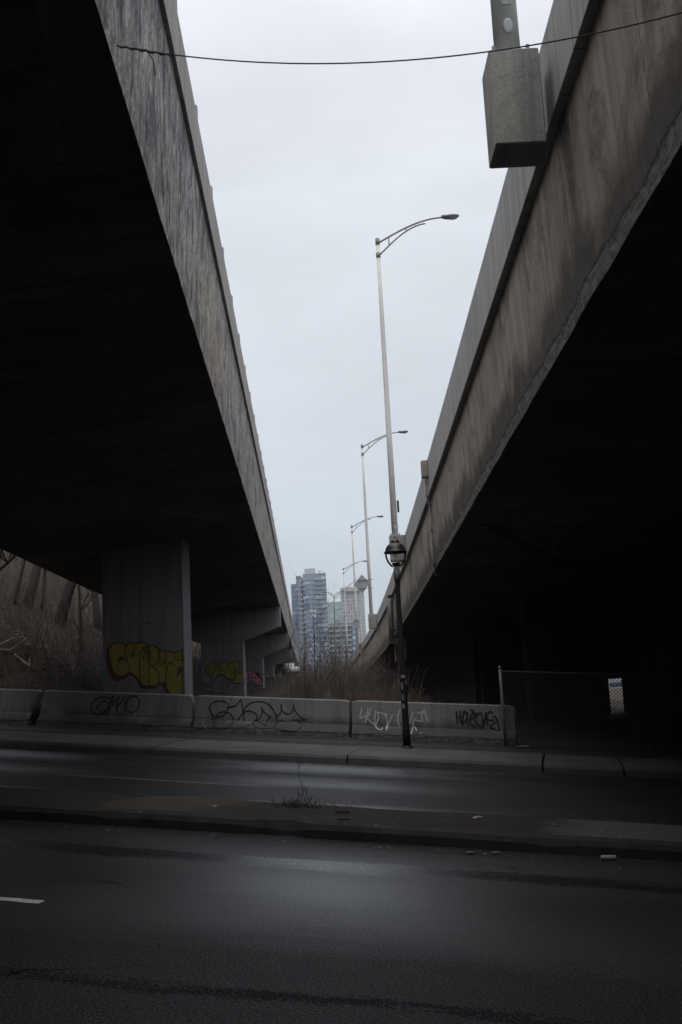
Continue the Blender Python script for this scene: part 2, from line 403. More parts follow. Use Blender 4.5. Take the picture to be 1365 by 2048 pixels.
_d=_k.math('ABSOLUTE',_k.math('SUBTRACT',_e,_u2-.2)); _c=_k.mix(_k.ramp(_d,[(.35,.75),(.85,0)]),_c,(.07,.055,.043))
_k.l(_c,_b.inputs['Base Color'])
mk=concrete('kerb_concrete',(.016,.015,.0135),(.032,.029,.026),(.008,.007,.006),.6,None,pits=False)
tag(mesh_obj('median',bm,[MAT['median'],mk,MAT['median_patch']]),kind='structure')

# painted lane dashes
def dash(name,label,p0,p1,w):
    bm=bmesh.new(); u0,v0=uv_of(p0); u1,v1=uv_of(p1); n=max(4,int(abs(u1-u0)/.12)); top=[];bot=[]
    for i in range(n+1):
        t=i/n; u=u0+(u1-u0)*t; v=v0+(v1-v0)*t
        a=w/2*(1+.35*pnoise(Vector((u*9,1,0)))); b_=w/2*(1+.35*pnoise(Vector((u*9,8,0))))
        top.append(bm.verts.new(street(u,v+a,.005))); bot.append(bm.verts.new(street(u,v-b_,.005)))
    for i in range(n): bm.faces.new((bot[i],bot[i+1],top[i+1],top[i]))
    return tag(mesh_obj(name,bm,MAT['white_paint']),label,'road marking')
p1=on_street(84,1805.5); u,v=uv_of(p1)
dash('lane_dash','worn white dash painted on the near wet lane at the left edge',street(u-3,v),street(u,v),.10)
a=on_street(118,1549.5); b=on_street(520,1573)
o=dash('lane_line','thin worn white line along the far lane behind the median',a,b,.02)
# ------------------------------------------------------------------ left overpass
AL=-.0436
def Lp(l,s,z): return Vector((l+AL*s,s,z))
def zlb(s): return 6.42-.0185*s
SL=list(np.arange(-30,8,2.))+list(np.arange(8,60,.25))+list(np.arange(60,260,4.))
left=thing('concrete_overpass','stained left overpass with a low fence on its parapet, standing on painted wall piers','overpass',(-4.3,27,0))
LW=-7.4
def zl_left(s): return zlb(s)-.35-(.28*(1-ss(30,60,s)))
st=[]
for s in SL:
    zb=zlb(s); j=.028*pnoise(Vector((s*2.1,0,0)))+.09*max(0,pnoise(Vector((s*.9,4,0)))-.12)
    zq=zl_left(s)
    st.append([Lp(LW,s,zq),Lp(-1.3,s,zb+.01),Lp(-1.175,s,zb+j),Lp(-1.168+j*.2,s,zb+.14),Lp(-1.085,s,zb+1.98),Lp(LW,s,zb+1.75),Lp(LW,s,zq+.9)])
# one continuous fascia UV: merge t over segments 2,3
bmd=sweep(st,[1,1,0,0,1,1,0],SL)
uvl=bmd.loops.layers.uv.verify()
for f in bmd.faces:
    if f.material_index==0:
        for l in f.loops:
            s=l.vert.co.y; l[uvl].uv=(s,l.vert.co.z-zlb(s))
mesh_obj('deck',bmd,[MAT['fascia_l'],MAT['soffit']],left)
st=[[Lp(-1.04,s,zlb(s)+1.95),Lp(-1.03,s,zlb(s)+2.6),Lp(-1.34,s,zlb(s)+2.6),Lp(-1.44,s,zlb(s)+1.95)] for s in SL]
mesh_obj('parapet',sweep(st,[0]*4,SL),MAT['parapet_l'],left)
st=[[Lp(LW-.06,s,zlb(s)+1.7),Lp(LW-.06,s,zlb(s)+2.4),Lp(LW+.25,s,zlb(s)+2.4),Lp(LW+.3,s,zlb(s)+1.7)] for s in SL]
mesh_obj('parapet',sweep(st,[0]*4,SL),MAT['parapet_l'],left)
third=thing('left_shade_deck','unseen deck added at the left to shade the street, ending in the hillside','overpass',(-24,5,0))  # added out of view to cut the light from the left
st=[[Lp(-40,s,zlb(s)),Lp(-9,s,zlb(s)-.3),Lp(-9,s,zlb(s)+2.4),Lp(-40,s,zlb(s)+2.4)] for s in np.arange(-30,25,2.)]
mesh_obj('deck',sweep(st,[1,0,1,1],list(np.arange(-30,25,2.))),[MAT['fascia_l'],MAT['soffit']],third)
# low fence on the left parapet
fence=thing('parapet_fence','low wire mesh fence with short square posts along the top of the left overpass parapet','fence',Lp(-1.1,11.6,zlb(11.6)+2.6))
for k in range(-8,16):
    s=11.65+2.05*k; zt=zlb(s)+2.6
    bm=bmesh.new(); box(bm,Lp(-1.085,s,zt+.11),(.075,.085,.36),0,.008); boxuv(bm); mesh_obj('post',bm,MAT['parapet_l'],fence)
bm=bmesh.new()
s=-5.
while s<45:
    z0=zlb(s)+2.6
    for sg in(1,-1):
        tube(bm,[Lp(-1.1,s,z0-.02),Lp(-1.1,s+sg*.10,z0+.17),Lp(-1.085,s+sg*.105,z0+.20)],.006,3,False)
    s+=.07
mesh_obj('wire_mesh',bm,MAT['galv_dark'],fence)

# piers
def pier(parent,l0,l1,s,t,zb0,ztop,mat='pier'):
    bm=bmesh.new(); c=Lp((l0+l1)/2,s+t/2,0)
    box(bm,(c.x,c.y,(zb0+ztop)/2),(abs(l1-l0),t,ztop-zb0),0,.015); boxuv(bm)
    return mesh_obj('pier',bm,MAT[mat],parent)
PL=(611-373.6); lp_r=-PL*27/FPX-.02
# edge positions from the photograph's perspective: x = 611 - PL*27/s
PS=[27.0,27*PL/(611-489.4),27*PL/(611-527.5),27*PL/(611-549),27*PL/(611-561.5)]
lp_r=(lambda d: 27*(d.x/d.y-AL))(ray(373.6,1385)); lp_l=(lambda d: 27*(d.x/d.y-AL))(ray(208.5,1385))
piers=[]
for i,s in enumerate(PS+[PS[-1]+26,PS[-1]+52]):
    if i==0: ztop=zlb(s)-.15
    else: ztop=zlb(s)-1.5
    piers.append(pier(left,lp_l,lp_r,s,1.3,-.8,ztop))
    if i>0:
        zt=zlb(s)+.02; bm=bmesh.new(); uvl=bm.loops.layers.uv.verify()
        zL=zl_left(s)
        prof=[(lp_l-.04,zlb(s)-1.75),(lp_r+.04,zlb(s)-1.75),(-1.19,zlb(s)-1.06),(-1.19,zlb(s)-.02),(LW+.1,zL-.0),(LW+.1,zL-.75)]
        F=[bm.verts.new(Lp(l,s-.06,z)) for l,z in prof]; Bk=[bm.verts.new(Lp(l,s+1.36,z)) for l,z in prof]
        bm.faces.new(F); bm.faces.new(Bk[::-1])
        for k in range(len(prof)): bm.faces.new((F[k],Bk[k],Bk[(k+1)%len(prof)],F[(k+1)%len(prof)]))
        bmesh.ops.recalc_face_normals(bm,faces=bm.faces); boxuv(bm)
        mesh_obj('pier_cap',bm,MAT['cap'],left)

# ------------------------------------------------------------------ right overpass
PX=[2.05385762e-07,-2.75122867e-04,1.63856470e-02,1.60761357]
def xpole(y):
    if y<6: return np.polyval(PX,6)+(y-6)*.012
    if y>135: return np.polyval(PX,135)+(y-135)*-.05
    return float(np.polyval(PX,y))
_pb=np.array([[6.74,6.77],[7.64,6.74],[8.58,6.74],[9.2,6.69],[10.26,6.65],[12.06,6.61],[14.16,6.53],[18.48,6.36],[20.8,6.25],[24.16,6.13],[28.2,5.97],[32.4,5.8],[38.16,5.54],[48.08,5.2],[65.32,4.6],[89.86,3.73],[120.82,2.52]])
_tp=np.array([[7.8,7.55],[8.4,7.53],[10.56,7.5],[11.9,7.47],[13.5,7.41],[14.78,7.35],[16.5,7.30],[21.98,7.13],[28.1,6.78],[31.64,6.6],[36.14,6.45],[44.46,6.09],[54.04,5.7],[65.2,5.3],[82.34,4.7],[95.94,4.15],[127.66,2.9]])
_bt=np.array([[5.64,5.04],[6.28,5.02],[7.28,4.99],[8.08,4.95],[9.5,4.94],[12.44,4.87],[13.52,4.84],[15.06,4.78],[17.02,4.72],[18.88,4.65],[23.4,4.52],[25.82,4.36],[32.08,4.13],[41.68,3.72],[52.86,3.24],[78.46,2.24],[120,.6]])
cp,ct,cb=[np.polyfit(a[:,0],a[:,1],4) for a in(_pb,_tp,_bt)]
def zf(c,y):
    if y<7: return float(np.polyval(c,7))+(7-y)*.02
    if y>118: return float(np.polyval(c,118))-(y-118)*.012
    return float(np.polyval(c,y))
SR=list(np.arange(-30,4,2.))+list(np.arange(4,60,.5))+list(np.arange(60,220,4.))
right=thing('concrete_overpass','brown streaked concrete overpass on the right with grey parapet and lamp pedestals, curving away downhill','overpass',(8,27,0))
WR=46
st=[]
for y in SR:
    xf=xpole(y)+.5; zb=zf(cb,y); zp=zf(cp,y); j=.02*pnoise(Vector((y*1.9,0,9)))+.03*max(0,pnoise(Vector((y*.8,4,9))))
    zr=zb-.1; WR=46 if y<43 else 8.5  # deck widened out of view to keep the street in shade
    st.append([Vector((xf+WR,y,zr)),Vector((xf+.12,y,zb+.005)),Vector((xf+.01-j*.3,y,zb+j)),Vector((xf-.004,y,zb+.22)),Vector((xf-.07,y,zp+.05)),Vector((xf+WR,y,zp+.05))])
bmd=sweep(st,[1,1,0,0,1,1],SR); uvl=bmd.loops.layers.uv.verify()
for f in bmd.faces:
    if f.material_index==0:
        for l in f.loops:
            s=l.vert.co.y; l[uvl].uv=(s,l.vert.co.z-zf(cb,s))
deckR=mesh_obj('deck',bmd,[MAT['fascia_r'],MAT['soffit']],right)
st=[[Vector((xpole(y)+.34,y,zf(cp,y))),Vector((xpole(y)+.35,y,zf(ct,y))),Vector((xpole(y)+.65,y,zf(ct,y))),Vector((xpole(y)+.75,y,zf(cp,y)))] for y in SR]
parR=mesh_obj('parapet',sweep(st,[0]*4,SR),MAT['parapet_r'],right)
# ------------------------------------------------------------------ highway lamps on pedestals of the right parapet
PY=[8.25,34.65,63.5,92.5,121.0]
P0x=at_y(1025,95,8.03).x
px0=[P0x]+[xpole(y) for y in PY[1:]]
pzt=[at_y(1027,96,8.03).z]+[at_y(*b,y).z for b,y in zip(((791,1072),(743,1229),(716.5,1288),(696.5,1319)),PY[1:])]
for x,y,z in zip(px0,PY,pzt):
    bm=bmesh.new(); h=.90; xr=xpole(y)+.345; xl=x-.21
    
    box(bm,((xl+xr)/2,y,z-h/2),(xr-xl,.44,h),0,.012)
    if y<10:
        xe=at_y(1086,190,y-.22).x
        for v in bm.verts:
            if v.co.x>xr-.05: v.co.x+=(xe-xr if v.co.y<y else xe*(y+.22)/(y-.22)*.993-xr)
    boxuv(bm); mesh_obj('pedestal',bm,MAT['pedestal'],right)
def lamp_parts(root):
    x,y,z=root.location
    def P(a,b,c): return Vector((x+a,y+b,z+c))
    H=11.0
    bm=bmesh.new(); tube(bm,[P(0,0,.02),P(0,0,4),P(0,0,8),P(0,0,H)],[.118,.098,.078,.062],12); mesh_obj('pole',bm,MAT['galv'],root,True)
    bm=bmesh.new(); lathe(bm,[(.2,0),(.2,.025),(.13,.03),(.13,.05)],P(0,0,0),12)
    for a in(-.15,.15):
        for c in(-.15,.15): tube(bm,[P(a,c,0),P(a,c,.07)],.017,6)
    mesh_obj('base_plate',bm,MAT['galv_dark'],root)
    bm=bmesh.new(); lathe(bm,[(.042,-.01),(.042,.01),(.03,.014)],(0,0,0),16); bmesh.ops.transform(bm,matrix=Matrix.Translation(P(0,-.118,.285))@Matrix.Diagonal((1,1,1.75,1))@Matrix.Rotation(math.pi/2,4,'X'),verts=bm.verts); mesh_obj('hand_hole_cover',bm,plain('cover_grey',(.30,.31,.32),.5),root)
    bm=bmesh.new(); box(bm,P(0.0,-.118,.53),(.085,.006,.06)); mesh_obj('sticker',bm,MAT['sticker'],root)
    up=[];lo=[]
    for i in range(15):
        t=i/14; up.append(P(.05+2.45*t,0,H-.10+.86*math.sin(t*math.pi*.5)-.0))
        if i<11: tt=i/10; lo.append(P(.05+1.75*tt,0,H-.58+1.14*math.sin(tt*math.pi*.47)))
    bm=bmesh.new(); tube(bm,up,[.036]*9+[.032]*6,8); tube(bm,lo,.028,8)
    def at(l,xx): 
        for a,b in zip(l,l[1:]):
            if a.x-x<=xx<=b.x-x: return a.lerp(b,(xx-(a.x-x))/(b.x-a.x))
    for xx in(.42,1.08): tube(bm,[at(up,xx),at(lo,xx)],.022,6)
    tube(bm,[P(-.0,0,H-.18),P(0,0,H+.06)],[.082,.082],10); tube(bm,[P(0,0,H-.68),P(0,0,H-.5)],[.085,.085],10)
    mesh_obj('arm',bm,MAT['galv_dark'],root,True)
    bm=bmesh.new(); c=P(2.75,0,H+.77)
    bmesh.ops.create_uvsphere(bm,u_segments=16,v_segments=10,radius=1,matrix=Matrix.Translation(c)@Matrix.Rotation(-.06,4,'Y')@Matrix.Diagonal((.33,.15,.085,1)))
    box(bm,c+Vector((-.2,0,.02)),(.28,.16,.09),0,.02)
    hd=mesh_obj('lamp_head',bm,MAT['lamp_head'],root,True)
    bm=bmesh.new(); bmesh.ops.create_uvsphere(bm,u_segments=14,v_segments=8,radius=1,matrix=Matrix.Translation(c+Vector((.06,0,-.05)))@Matrix.Diagonal((.2,.11,.06,1)))
    mesh_obj('lens',bm,plain('lamp_lens',(.3,.32,.35),.2),hd,True)
LAB=['broad steel lamp post on the concrete block at the top, cut off by the frame',
 'tallest complete grey highway lamp, directly behind the black street lamp','second grey highway lamp, carrying the diamond shaped sign',
 'third grey highway lamp, with a rectangular sign panel low on it','farthest small single-arm highway lamp, against the pale tower']
l0=thing('highway_lamp',LAB[0],'street lamp',(px0[0],PY[0],pzt[0]),'highway lamps along the right parapet')
lamp_parts(l0); lamps=[l0]
for i in range(1,5): lamps.append(copy_tree(l0,(px0[i],PY[i],pzt[i]),None,LAB[i]))
lamps[0].children[0]  # first lamp keeps the same parts as its copies

# small green plate on pole 1
bm=bmesh.new(); p=at_y(795.5,1013,PY[1]); box(bm,(p.x+.02,PY[1]-.02,p.z),(.07,.1,.42),0,.01)
tag(mesh_obj('pole_plate',bm,MAT['spray_green']),'small dark green plate on the side of the tallest lamp pole','plate')

# signs seen from behind
def sign(name,label,corners,y,thick,bars,pole):
    t=thing(name,label,'road sign',at_y(*corners[0],y)); bm=bmesh.new()
    F=[bm.verts.new(at_y(a,b,y)) for a,b in corners]; Bk=[bm.verts.new(v.co+Vector((0,thick,0))) for v in F]
    bm.faces.new(F); bm.faces.new(Bk[::-1]); n=len(F)
    for k in range(n): bm.faces.new((F[k],Bk[k],Bk[(k+1)%n],F[(k+1)%n]))
    bmesh.ops.recalc_face_normals(bm,faces=bm.faces); mesh_obj('sign_panel',bm,MAT['sign_back'],t)
    for a,b in bars:
        bm=bmesh.new(); tube(bm,[at_y(*a,y-.04),at_y(*b,y-.04)],.03,4); mesh_obj('bracket',bm,MAT['galv_dark'],t)
sign('diamond_sign','grey back of a diamond shaped road sign fixed to the second lamp pole',[(724,1149),(740,1165.5),(726,1187),(707,1170)],63.2,.02,[((716,1161),(745.5,1159)),((719,1177),(746.5,1176))],1)
sign('panel_sign','grey back of a rectangular road sign low on the third lamp pole',[(707.5,1241.5),(718.5,1241),(719.5,1256),(708.5,1257)],92.1,.02,[((708,1241.5),(718.5,1241)),((709,1256.5),(719.5,1255.5))],2)

# distant lamp with two arms
y=156.; pt=at_y(668.5,1191,y); pb=at_y(672,1330,y)
dl=thing('twin_lamp','distant thin lamp post with two arms spread in a V, between the towers','street lamp',pb)
bm=bmesh.new(); tube(bm,[pb,pt],[.12,.07],8); mesh_obj('pole',bm,MAT['galv_dark'],dl)
for sg in(-1,1):
    bm=bmesh.new(); pts=[pt+Vector((sg*1.25*t,0,.62*math.sin(t*1.5))) for t in(0,.25,.5,.75,1)]; lo=[pt+Vector((sg*1.0*t,0,-.45+.9*math.sin(t*1.4))) for t in(0,.3,.6,1)]
    tube(bm,pts,.045,5); tube(bm,lo,.04,5); a=mesh_obj('arm',bm,MAT['galv_dark'],dl)
    bm=bmesh.new(); bmesh.ops.create_uvsphere(bm,u_segments=10,v_segments=6,radius=1,matrix=Matrix.Translation(pts[-1]+Vector((sg*.3,0,0)))@Matrix.Diagonal((.36,.16,.1,1))); mesh_obj('lamp_head',bm,MAT['lamp_head'],dl)
y=185.; pb=at_y(671.5,1330,y); pt=at_y(668.5,1222,y)
dl=thing('distant_lamp','tiny single arm lamp in front of the green glass tower','street lamp',pb)
bm=bmesh.new(); tube(bm,[pb,pt],[.1,.06],6); mesh_obj('pole',bm,MAT['galv_dark'],dl)
bm=bmesh.new(); tube(bm,[pt,pt+Vector((.5,0,.25)),at_y(678,1218.5,y)],.05,5); mesh_obj('arm',bm,MAT['galv_dark'],dl)
bm=bmesh.new(); bmesh.ops.create_uvsphere(bm,u_segments=10,v_segments=6,radius=1,matrix=Matrix.Translation(at_y(680,1218,y))@Matrix.Diagonal((.36,.16,.09,1))); mesh_obj('lamp_head',bm,MAT['lamp_head'],dl)

# ------------------------------------------------------------------ surfaces to aim at
def bvh_of(*objs):
    vs=[];fs=[]
    for o in objs:
        n=len(vs); mw=o.matrix_world
        vs+=[mw@v.co for v in o.data.vertices]; fs+=[[n+i for i in p.vertices] for p in o.data.polygons]
    return BVHTree.FromPolygons(vs,fs)
bpy.context.view_layer.update()
bvR=bvh_of(deckR,parR)
def hitR(x,y):
    h=bvR.ray_cast(CAM,ray(x,y).normalized()); return h[0]

# junction box and conduit on the right face
hb=hitR(856,940)
jb=thing('junction_box','tan junction box on the right parapet with a grey conduit running down the wall','junction box',hb)
bm=bmesh.new(); box(bm,hb+Vector((-.08,0,.02)),(.16,.24,.42),0,.012); mesh_obj('box',bm,MAT['tan_box'],jb)
pts=[]
for a,b in((855,955),(856,975),(857,992),(863,1010),(865,1030),(867,1060),(869,1090),(872,1125),(874,1144)):
    h=hitR(a,b)
    if h: pts.append(h+Vector((-.04,0,0)))
bm=bmesh.new(); tube(bm,[hb+Vector((-.06,0,-.2))]+pts,.026,8); mesh_obj('conduit',bm,MAT['galv'],jb,True)
for i in(3,5,7):
    bm=bmesh.new(); box(bm,pts[i],(.075,.12,.03)); mesh_obj('clamp',bm,MAT['galv_dark'],jb)
bm=bmesh.new(); box(bm,pts[-1]+Vector((.05,0,-.06)),(.12,.16,.1),0,.02); mesh_obj('elbow',bm,MAT['galv_dark'],jb)
# pair of downpipes further along
h0=hitR(789,1205)
y0=h0.y; xw=xpole(y0)+.5
dp=thing('downpipes','pair of rusty grey downpipes with brackets on the right wall beside the black lamp post','downpipe',(xw,y0,zf(cb,y0)))
for i,(dy,off) in enumerate(((0,.22),(0.9,.22))):
    ztop=at_y(789-8*i,1200,y0+dy).z; zbm=zf(cb,y0+dy)-.45
    bm=bmesh.new(); xx=xpole(y0+dy)+.5-off-(.02 if i else 0); tube(bm,[(xx,y0+dy,zbm),(xx,y0+dy,ztop),(xx+.22,y0+dy,ztop+.05)],.10,10); mesh_obj('pipe',bm,MAT['galv_dark'],dp,True)
    for zz in(zf(cb,y0)+.15,zf(cb,y0)+1.7):
        bm=bmesh.new(); box(bm,(xx+.08,y0+dy,zz),(.34,.24,.07),0,.01); mesh_obj('bracket',bm,MAT['rust'],dp)
bm=bmesh.new(); box(bm,(xw-.22,y0+.45,zf(cb,y0)-.48),(.36,1.5,.08),0,.01); mesh_obj('tray',bm,MAT['rust'],dp)
# cabinet hanging below the soffit
c=at_y(797,1300,y0+1.2)
bm=bmesh.new(); box(bm,(c.x+.12,c.y,c.z+.02),(.5,.5,1.05),0,.02); hc=tag(mesh_obj('hanging_cabinet',bm,MAT['galv_dark']),'grey metal cabinet hanging under the edge of the right overpass behind the black lamp post','cabinet')
bm=bmesh.new(); box(bm,(c.x-.16,c.y-.27,c.z+.02),(.05,.06,1.12),0,.005); mesh_obj('edge_strip',bm,MAT['galv'],hc)
# drain pipe under the right soffit
hp=hitR(985,1052)
e=at_y(970,1045,hp.y-.3)
dr=thing('drain_pipe','open ended drain pipe slung under the dark right soffit','pipe',e)
pts=[e,at_y(1000,1066,e.y+.5),at_y(1045,1092,e.y+1.6),at_y(1110,1118,e.y+3.4),at_y(1250,1150,e.y+6)]
bm=bmesh.new(); tube(bm,pts[0:1]+[pts[0].lerp(pts[1],.2)]+pts[1:],.075,12,False); mesh_obj('pipe',bm,MAT['rust'],dr,True)
bm=bmesh.new(); d=(pts[1]-pts[0]).normalized(); tube(bm,[e-d*.02,e+d*.06],.105,14,False); tube(bm,[e-d*.02,e+d*.06],.07,14,False); mesh_obj('collar',bm,MAT['galv_dark'],dr,True)
for q in pts[1:4]:
    bm=bmesh.new(); tube(bm,[q,(q.x,q.y,zf(cb,q.y)+.05)],.014,5); mesh_obj('hanger',bm,MAT['galv_dark'],dr)

# ------------------------------------------------------------------ things under the right overpass
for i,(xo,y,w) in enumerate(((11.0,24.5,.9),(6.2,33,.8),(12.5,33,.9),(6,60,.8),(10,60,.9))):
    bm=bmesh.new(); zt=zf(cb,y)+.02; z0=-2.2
    box(bm,(xo,y,(zt+z0)/2),(w,1.2,zt-z0),0,.05); boxuv(bm); mesh_obj('pier',bm,MAT['shade_dark'],right)
def wall_box(name,label,c,s,rz=0,mat='shade_dark'):
    bm=bmesh.new(); box(bm,c,s,rz,.03); boxuv(bm); return tag(mesh_obj(name,bm,MAT[mat]),label,'wall')
YW=40.0
g0=at_y(1215,1390,YW); g1=at_y(1251,1390,YW); gt=at_y(1232,1357,YW).z; gb=at_y(1232,1426,YW).z
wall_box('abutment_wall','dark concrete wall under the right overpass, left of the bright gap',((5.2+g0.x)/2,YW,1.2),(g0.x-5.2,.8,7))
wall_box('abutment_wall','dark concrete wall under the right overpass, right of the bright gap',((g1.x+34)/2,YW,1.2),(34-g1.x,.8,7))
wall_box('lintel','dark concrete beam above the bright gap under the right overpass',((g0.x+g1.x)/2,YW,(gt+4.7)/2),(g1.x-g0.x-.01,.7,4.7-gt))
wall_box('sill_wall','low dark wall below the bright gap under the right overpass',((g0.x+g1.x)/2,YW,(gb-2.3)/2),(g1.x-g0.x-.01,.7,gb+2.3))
c_=street(5,-10.5,2.5); wall_box('rear_shade_wall','long unseen wall added behind the near pavement to block light',c_,(90,1.2,9),-TH)  # added behind the camera to stop light coming from there
wall_box('side_shade_wall','long unseen wall added under the far side of the right overpass for shade',(44.0,32,1.2),(.8,24,8))  # stands out of sight, put in to darken the street
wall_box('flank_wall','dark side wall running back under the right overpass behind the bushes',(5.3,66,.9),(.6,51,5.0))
# bright things seen through the gap
bm=bmesh.new(); c=at_y(1240,1372,75); box(bm,c,(3.2,2,2.2)); bm2=bm; t=thing('white_shed','pale shed with a blue shutter seen through the gap under the right overpass','shed',c)
mesh_obj('wall',bm,plain('shed_white',(.36,.38,.40),.6),t)
bm=bmesh.new(); box(bm,c+Vector((-.25,-1.02,-.35)),(1.5,.06,1.3)); mesh_obj('shutter',bm,plain('shed_blue',(.05,.075,.11),.5),t)
bm=bmesh.new(); box(bm,at_y(1236,1408,60),(6,1,1.9)); tag(mesh_obj('pale_wall',bm,plain('pale_block',(.26,.235,.21),.8)),'pale masonry wall seen low through the gap under the right overpass','wall')
# leaning concrete slab and steel post by the fence
p=on_v(1300,1435,24.2); bm=bmesh.new(); box(bm,(p.x,p.y,p.z+.15),(.75,.3,1.55),-TH+.05,.03); boxuv(bm); tag(mesh_obj('concrete_block',bm,MAT['shade_dark']),'dim upright concrete slab behind the right end of the wire fence','slab')
p=on_v(1320,1250,23.0); bm=bmesh.new(); box(bm,(p.x,p.y,p.z),(.28,.2,1.9),-TH,.01); boxuv(bm); tag(mesh_obj('steel_plate',bm,MAT['shade_dark']),'dim narrow steel plate on the dark column above the wire fence','plate')

# ------------------------------------------------------------------ concrete barriers
VB=21.35
ends=[(-150,72),(70,381),(383.5,697.5),(700,1031)]
def ub(x):
    return uv_of(on_v(x,1440,VB))[0]
BH=.79
prof=[(0,-.06),(0,.10),(.16,.27),(.235,BH-.02),(.255,BH),(.40,BH),(.42,BH-.02),(.495,.27),(.655,.10),(.655,-.06)]
blabels=['pale concrete barrier cut off by the left edge, with no writing','concrete barrier with a scrawled black tag at its middle, second from the left','concrete barrier with a wide looping black line tag, in front of the bushes','concrete barrier behind the black lamp post, with white and black tags']
bars=[]
for i,(xa,xb) in enumerate(ends):
    ua,ub_=ub(xa),ub(xb); ua+=.02; ub_-=.02; n=36
    bm=bmesh.new(); uvl=bm.loops.layers.uv.verify(); R=[]
    for j in range(n+1):
        u=ua+(ub_-ua)*j/n; row=[]
        e=min(j,n-j)
        for k,(v,h) in enumerate(prof):
            hh=h+.15
            du=0
            if e==0 and h>BH-.05: hh-=.03
            if e==0 and i<2: du=(.10*(h/BH) if j==0 else -.02)
            if i==0 and j>=n-1: du=-(.36 if j==n else .30)*(1-max(0,h)/BH)
            jj=0
            if k in(0,1): jj=.02*pnoise(Vector((u*3,i,0)))+.035*max(0,pnoise(Vector((u*1.4,i,3))))
            row.append(bm.verts.new(street(u+du,VB+v+jj,hh+(jj if k==0 else 0))))
        R.append(row)
    for j in range(n):
        for k in range(len(prof)-1):
            f=bm.faces.new((R[j][k],R[j+1][k],R[j+1][k+1],R[j][k+1]))
    bm.faces.new(R[0]); bm.faces.new(R[-1][::-1])
    bmesh.ops.recalc_face_normals(bm,faces=bm.faces)
    for f in bm.faces:
        for l in f.loops:
            q=uv_of(l.vert.co); l[uvl].uv=(q[0]+i*7.3,l.vert.co.z+G*q[0]-.15+ .0*q[1])
    o=mesh_obj('concrete_barrier',bm,MAT['barrier']); tag(o,blabels[i],'barrier','concrete barriers along the pavement'); bars.append(o)
bpy.context.view_layer.update()

# ------------------------------------------------------------------ graffiti
def zc(reg,pts,scale=None):
    s=1365/(reg[2]-reg[0]) if scale is None else scale
    return [(reg[0]+a/s,reg[1]+b/s) for a,b in pts]
def smooth(pts,closed=False,n=6):
    P=[Vector((a,b)) for a,b in pts]
    if len(P)<3: return [P[0].lerp(P[1],t/8) for t in range(9)]
    out=[]; m=len(P); rng=range(m) if closed else range(m-1)
    for i in rng:
        p1,p2=P[i],P[(i+1)%m]; p0=P[(i-1)%m] if closed or i>0 else p1; p3=P[(i+2)%m] if closed or i<m-2 else p2
        for k in range(n):
            t=k/n; out.append(.5*((2*p1)+(-p0+p2)*t+(2*p0-5*p1+4*p2-p3)*t*t+(-p0+3*p1-3*p2+p3)*t**3))
    if not closed: out.append(P[-1])
    return out
def strokes(name,parent,bvh,lines,width,mat,off=.004,closed=False,sharp=False):
    bm=bmesh.new()
    for ln in lines:
        pts=[Vector(p) for p in ln] if sharp else smooth(ln,closed)
        H=[]
        for p in pts:
            h=bvh.ray_cast(CAM,ray(p[0],p[1]).normalized())
            if h[0] is not None and h[0].y<160: 
                nn=h[1] if h[1].dot(ray(p[0],p[1]))<0 else -h[1]
                H.append((h[0]+nn*off,nn))
        if closed and H: H.append(H[0])
        L=[];
        for i,(p,nn) in enumerate(H):
            d=(H[min(i+1,len(H)-1)][0]-H[max(i-1,0)][0])
            if d.length<1e-6: continue
            sd=d.normalized().cross(nn).normalized(); w=width/2*(1+.25*pnoise(p*6))
            if i in(0,len(H)-1) and not closed: w*=.6
            L.append((bm.verts.new(p+sd*w),bm.verts.new(p-sd*w)))
        for a,b in zip(L,L[1:]):
            if (a[0].co-b[0].co).length<.6: bm.faces.new((a[0],b[0],b[1],a[1]))
    return mesh_obj(name,bm,mat,parent)
def fill(name,parent,bvh,poly,mat,off=.003,sharp=False):
    bm=bmesh.new(); vs=[]
    for p in ([Vector(q) for q in poly] if sharp else smooth(poly,True,5)):
        h=bvh.ray_cast(CAM,ray(p[0],p[1]).normalized())
        if h[0] is None: continue
        nn=h[1] if h[1].dot(ray(p[0],p[1]))<0 else -h[1]
        vs.append(bm.verts.new(h[0]+nn*off))
    es=[bm.edges.new((vs[i],vs[(i+1)%len(vs)])) for i in range(len(vs))]
    bmesh.ops.triangle_fill(bm,use_beauty=True,edges=es)
    return mesh_obj(name,bm,mat,parent)
A=(170,1380,420,1470)
strokes('graffiti',bars[1],bvh_of(bars[1]),[zc(A,l) for l in(
 [(285,105),(230,80),(160,85),(100,120),(70,180),(75,240),(120,262),(180,255),(240,215),(268,165),(240,125),(190,130),(150,165),(115,215)],
 [(268,110),(300,80),(325,60),(300,110),(270,165)],[(325,60),(290,128),(330,125),(365,75)],[(320,150),(270,200),(235,270)],
 [(388,65),(352,150),(350,220),(365,262)],[(345,185),(400,130),(440,65)],[(482,60),(442,130),(430,200),(452,240)],
 [(578,92),(560,70),(520,68),(475,115),(455,180),(475,235),(520,245),(570,215),(600,150),(590,95)])],.034,MAT['spray_teal'])
Bz=(390,1380,640,1480)
